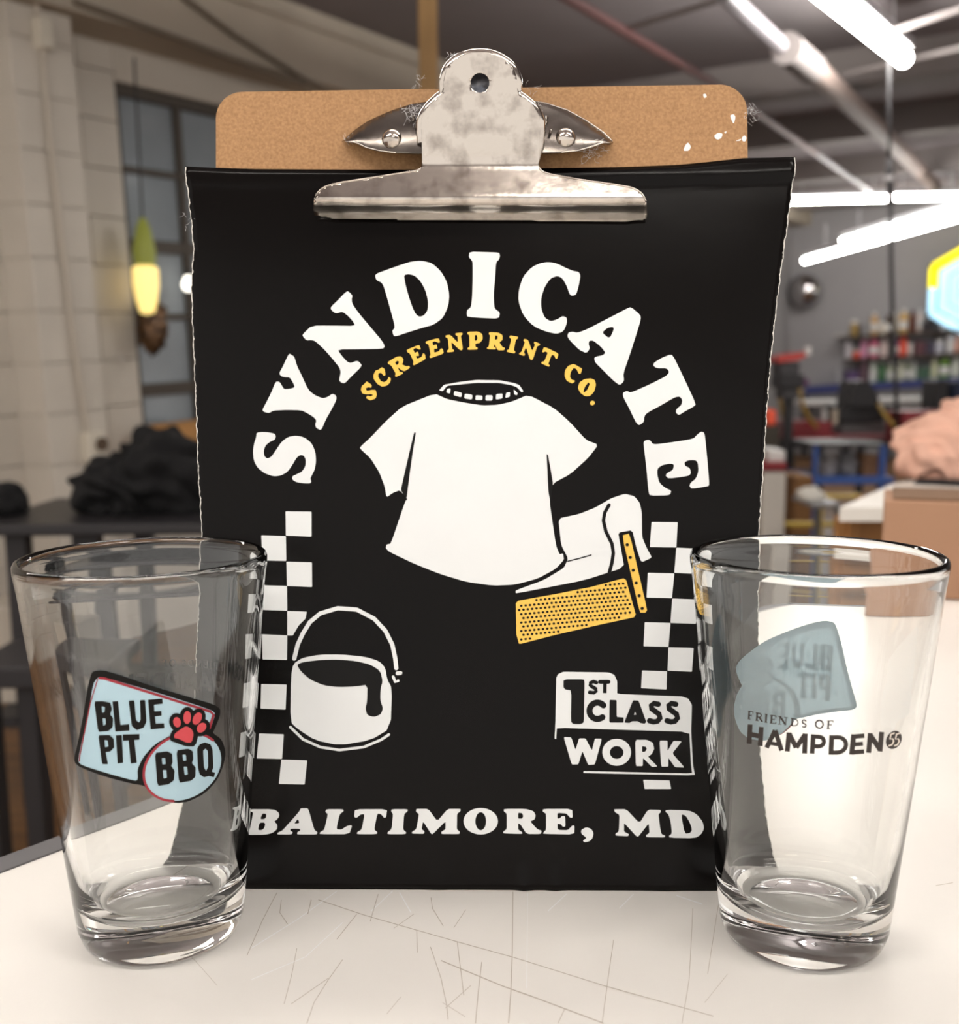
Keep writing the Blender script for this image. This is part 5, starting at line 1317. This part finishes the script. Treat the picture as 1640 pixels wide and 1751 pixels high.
# dark bench with black garments
BY = 2.7
bz = W(100, 897, BY).z
bt_ = empty('dark_bench', Vector((W(150, 897, BY).x, BY + .2, FLOOR_Z)), 'black topped bench carrying black garments before the window wall', 'table')
a = W(-60, 899, BY); b = W(430, 899, BY)
world_bm('bench_top', box((a.x, BY, bz - .03), (b.x, BY + .6, bz), None, .006), pm('black_laminate', (38, 36, 38), .4), bt_)
for x in (a.x + .1, W(135, 900, BY).x, b.x - .05):
    for dy in (.05, .5): world_bm('leg', box((x - .025, BY + dy, FLOOR_Z), (x + .025, BY + dy + .05, bz - .03)), M_dark, bt_)
world_bm('lower_shelf', box((a.x, BY + .05, FLOOR_Z + .22), (b.x, BY + .55, FLOOR_Z + .25)), M_dark, bt_)
M_blk = pm('black_garment', (9, 8, 10), .95, bump=.3, bscale=30)
c = W(190, 893, BY + .25)
heap('black_garment', (c.x + .02, BY + .26, bz + .0005), (.115, .14, .10), M_blk, 'lower left black garment of the pile on the dark bench', 'clothes', 2.2, 8, .3, group='black garments')
c = W(285, 893, BY + .25)
heap('black_garment', (c.x, BY + .28, bz + .0005), (.14, .15, .145), M_blk, 'taller black garment heap on the bench beside the poster edge', 'clothes', 6.1, 8, .3, group='black garments')
c = W(8, 893, BY + .2)
heap('black_garment', (c.x, BY + .22, bz + .0005), (.055, .08, .055), M_blk, 'rounded black bundle at the far left of the bench', 'clothes', 9.1, 4, .1, group='black garments')
# things under and before the bench
simple('white_carton', bgbox(-30, 958, 62, 1128, BY + .16, .3, .006), pm('off_white_card', (196, 186, 172), .8), 'off-white carton standing under the dark bench', 'box').location.z = FLOOR_Z + .2505
dl = empty('equipment_dolly', Vector((W(40, 1180, 2.2).x, 2.25, FLOOR_Z)), 'low dark dolly on caster wheels at the far left', 'cart')
a, b = W(-60, 1180, 2.2), W(160, 1140, 2.2)
world_bm('deck', box((a.x, 2.2, a.z), (b.x, 2.5, b.z), None, .006), M_dark, dl)
for x, lab in ((48, 0), (-30, 0), (148, 0)):
    c = W(x, 1200, 2.24)
    bm = lathe([(0, -.018), (.035, -.018), (.042, -.01), (.042, .01), (.035, .018), (0, .018)], 20); bm.transform(Matrix.Translation((c.x, 2.26, FLOOR_Z + .0425)) @ Matrix.Rotation(math.pi / 2, 4, 'X') @ Matrix.Rotation(0, 4, 'Y'))
    w_ = world_bm('wheel', bm, pm('grey_tyre', (112, 106, 100), .5), dl, True, 40)
    world_bm('caster_fork', box((c.x - .02, 2.23, FLOOR_Z + .08), (c.x + .02, 2.29, a.z), None, .004), M_dark, dl)
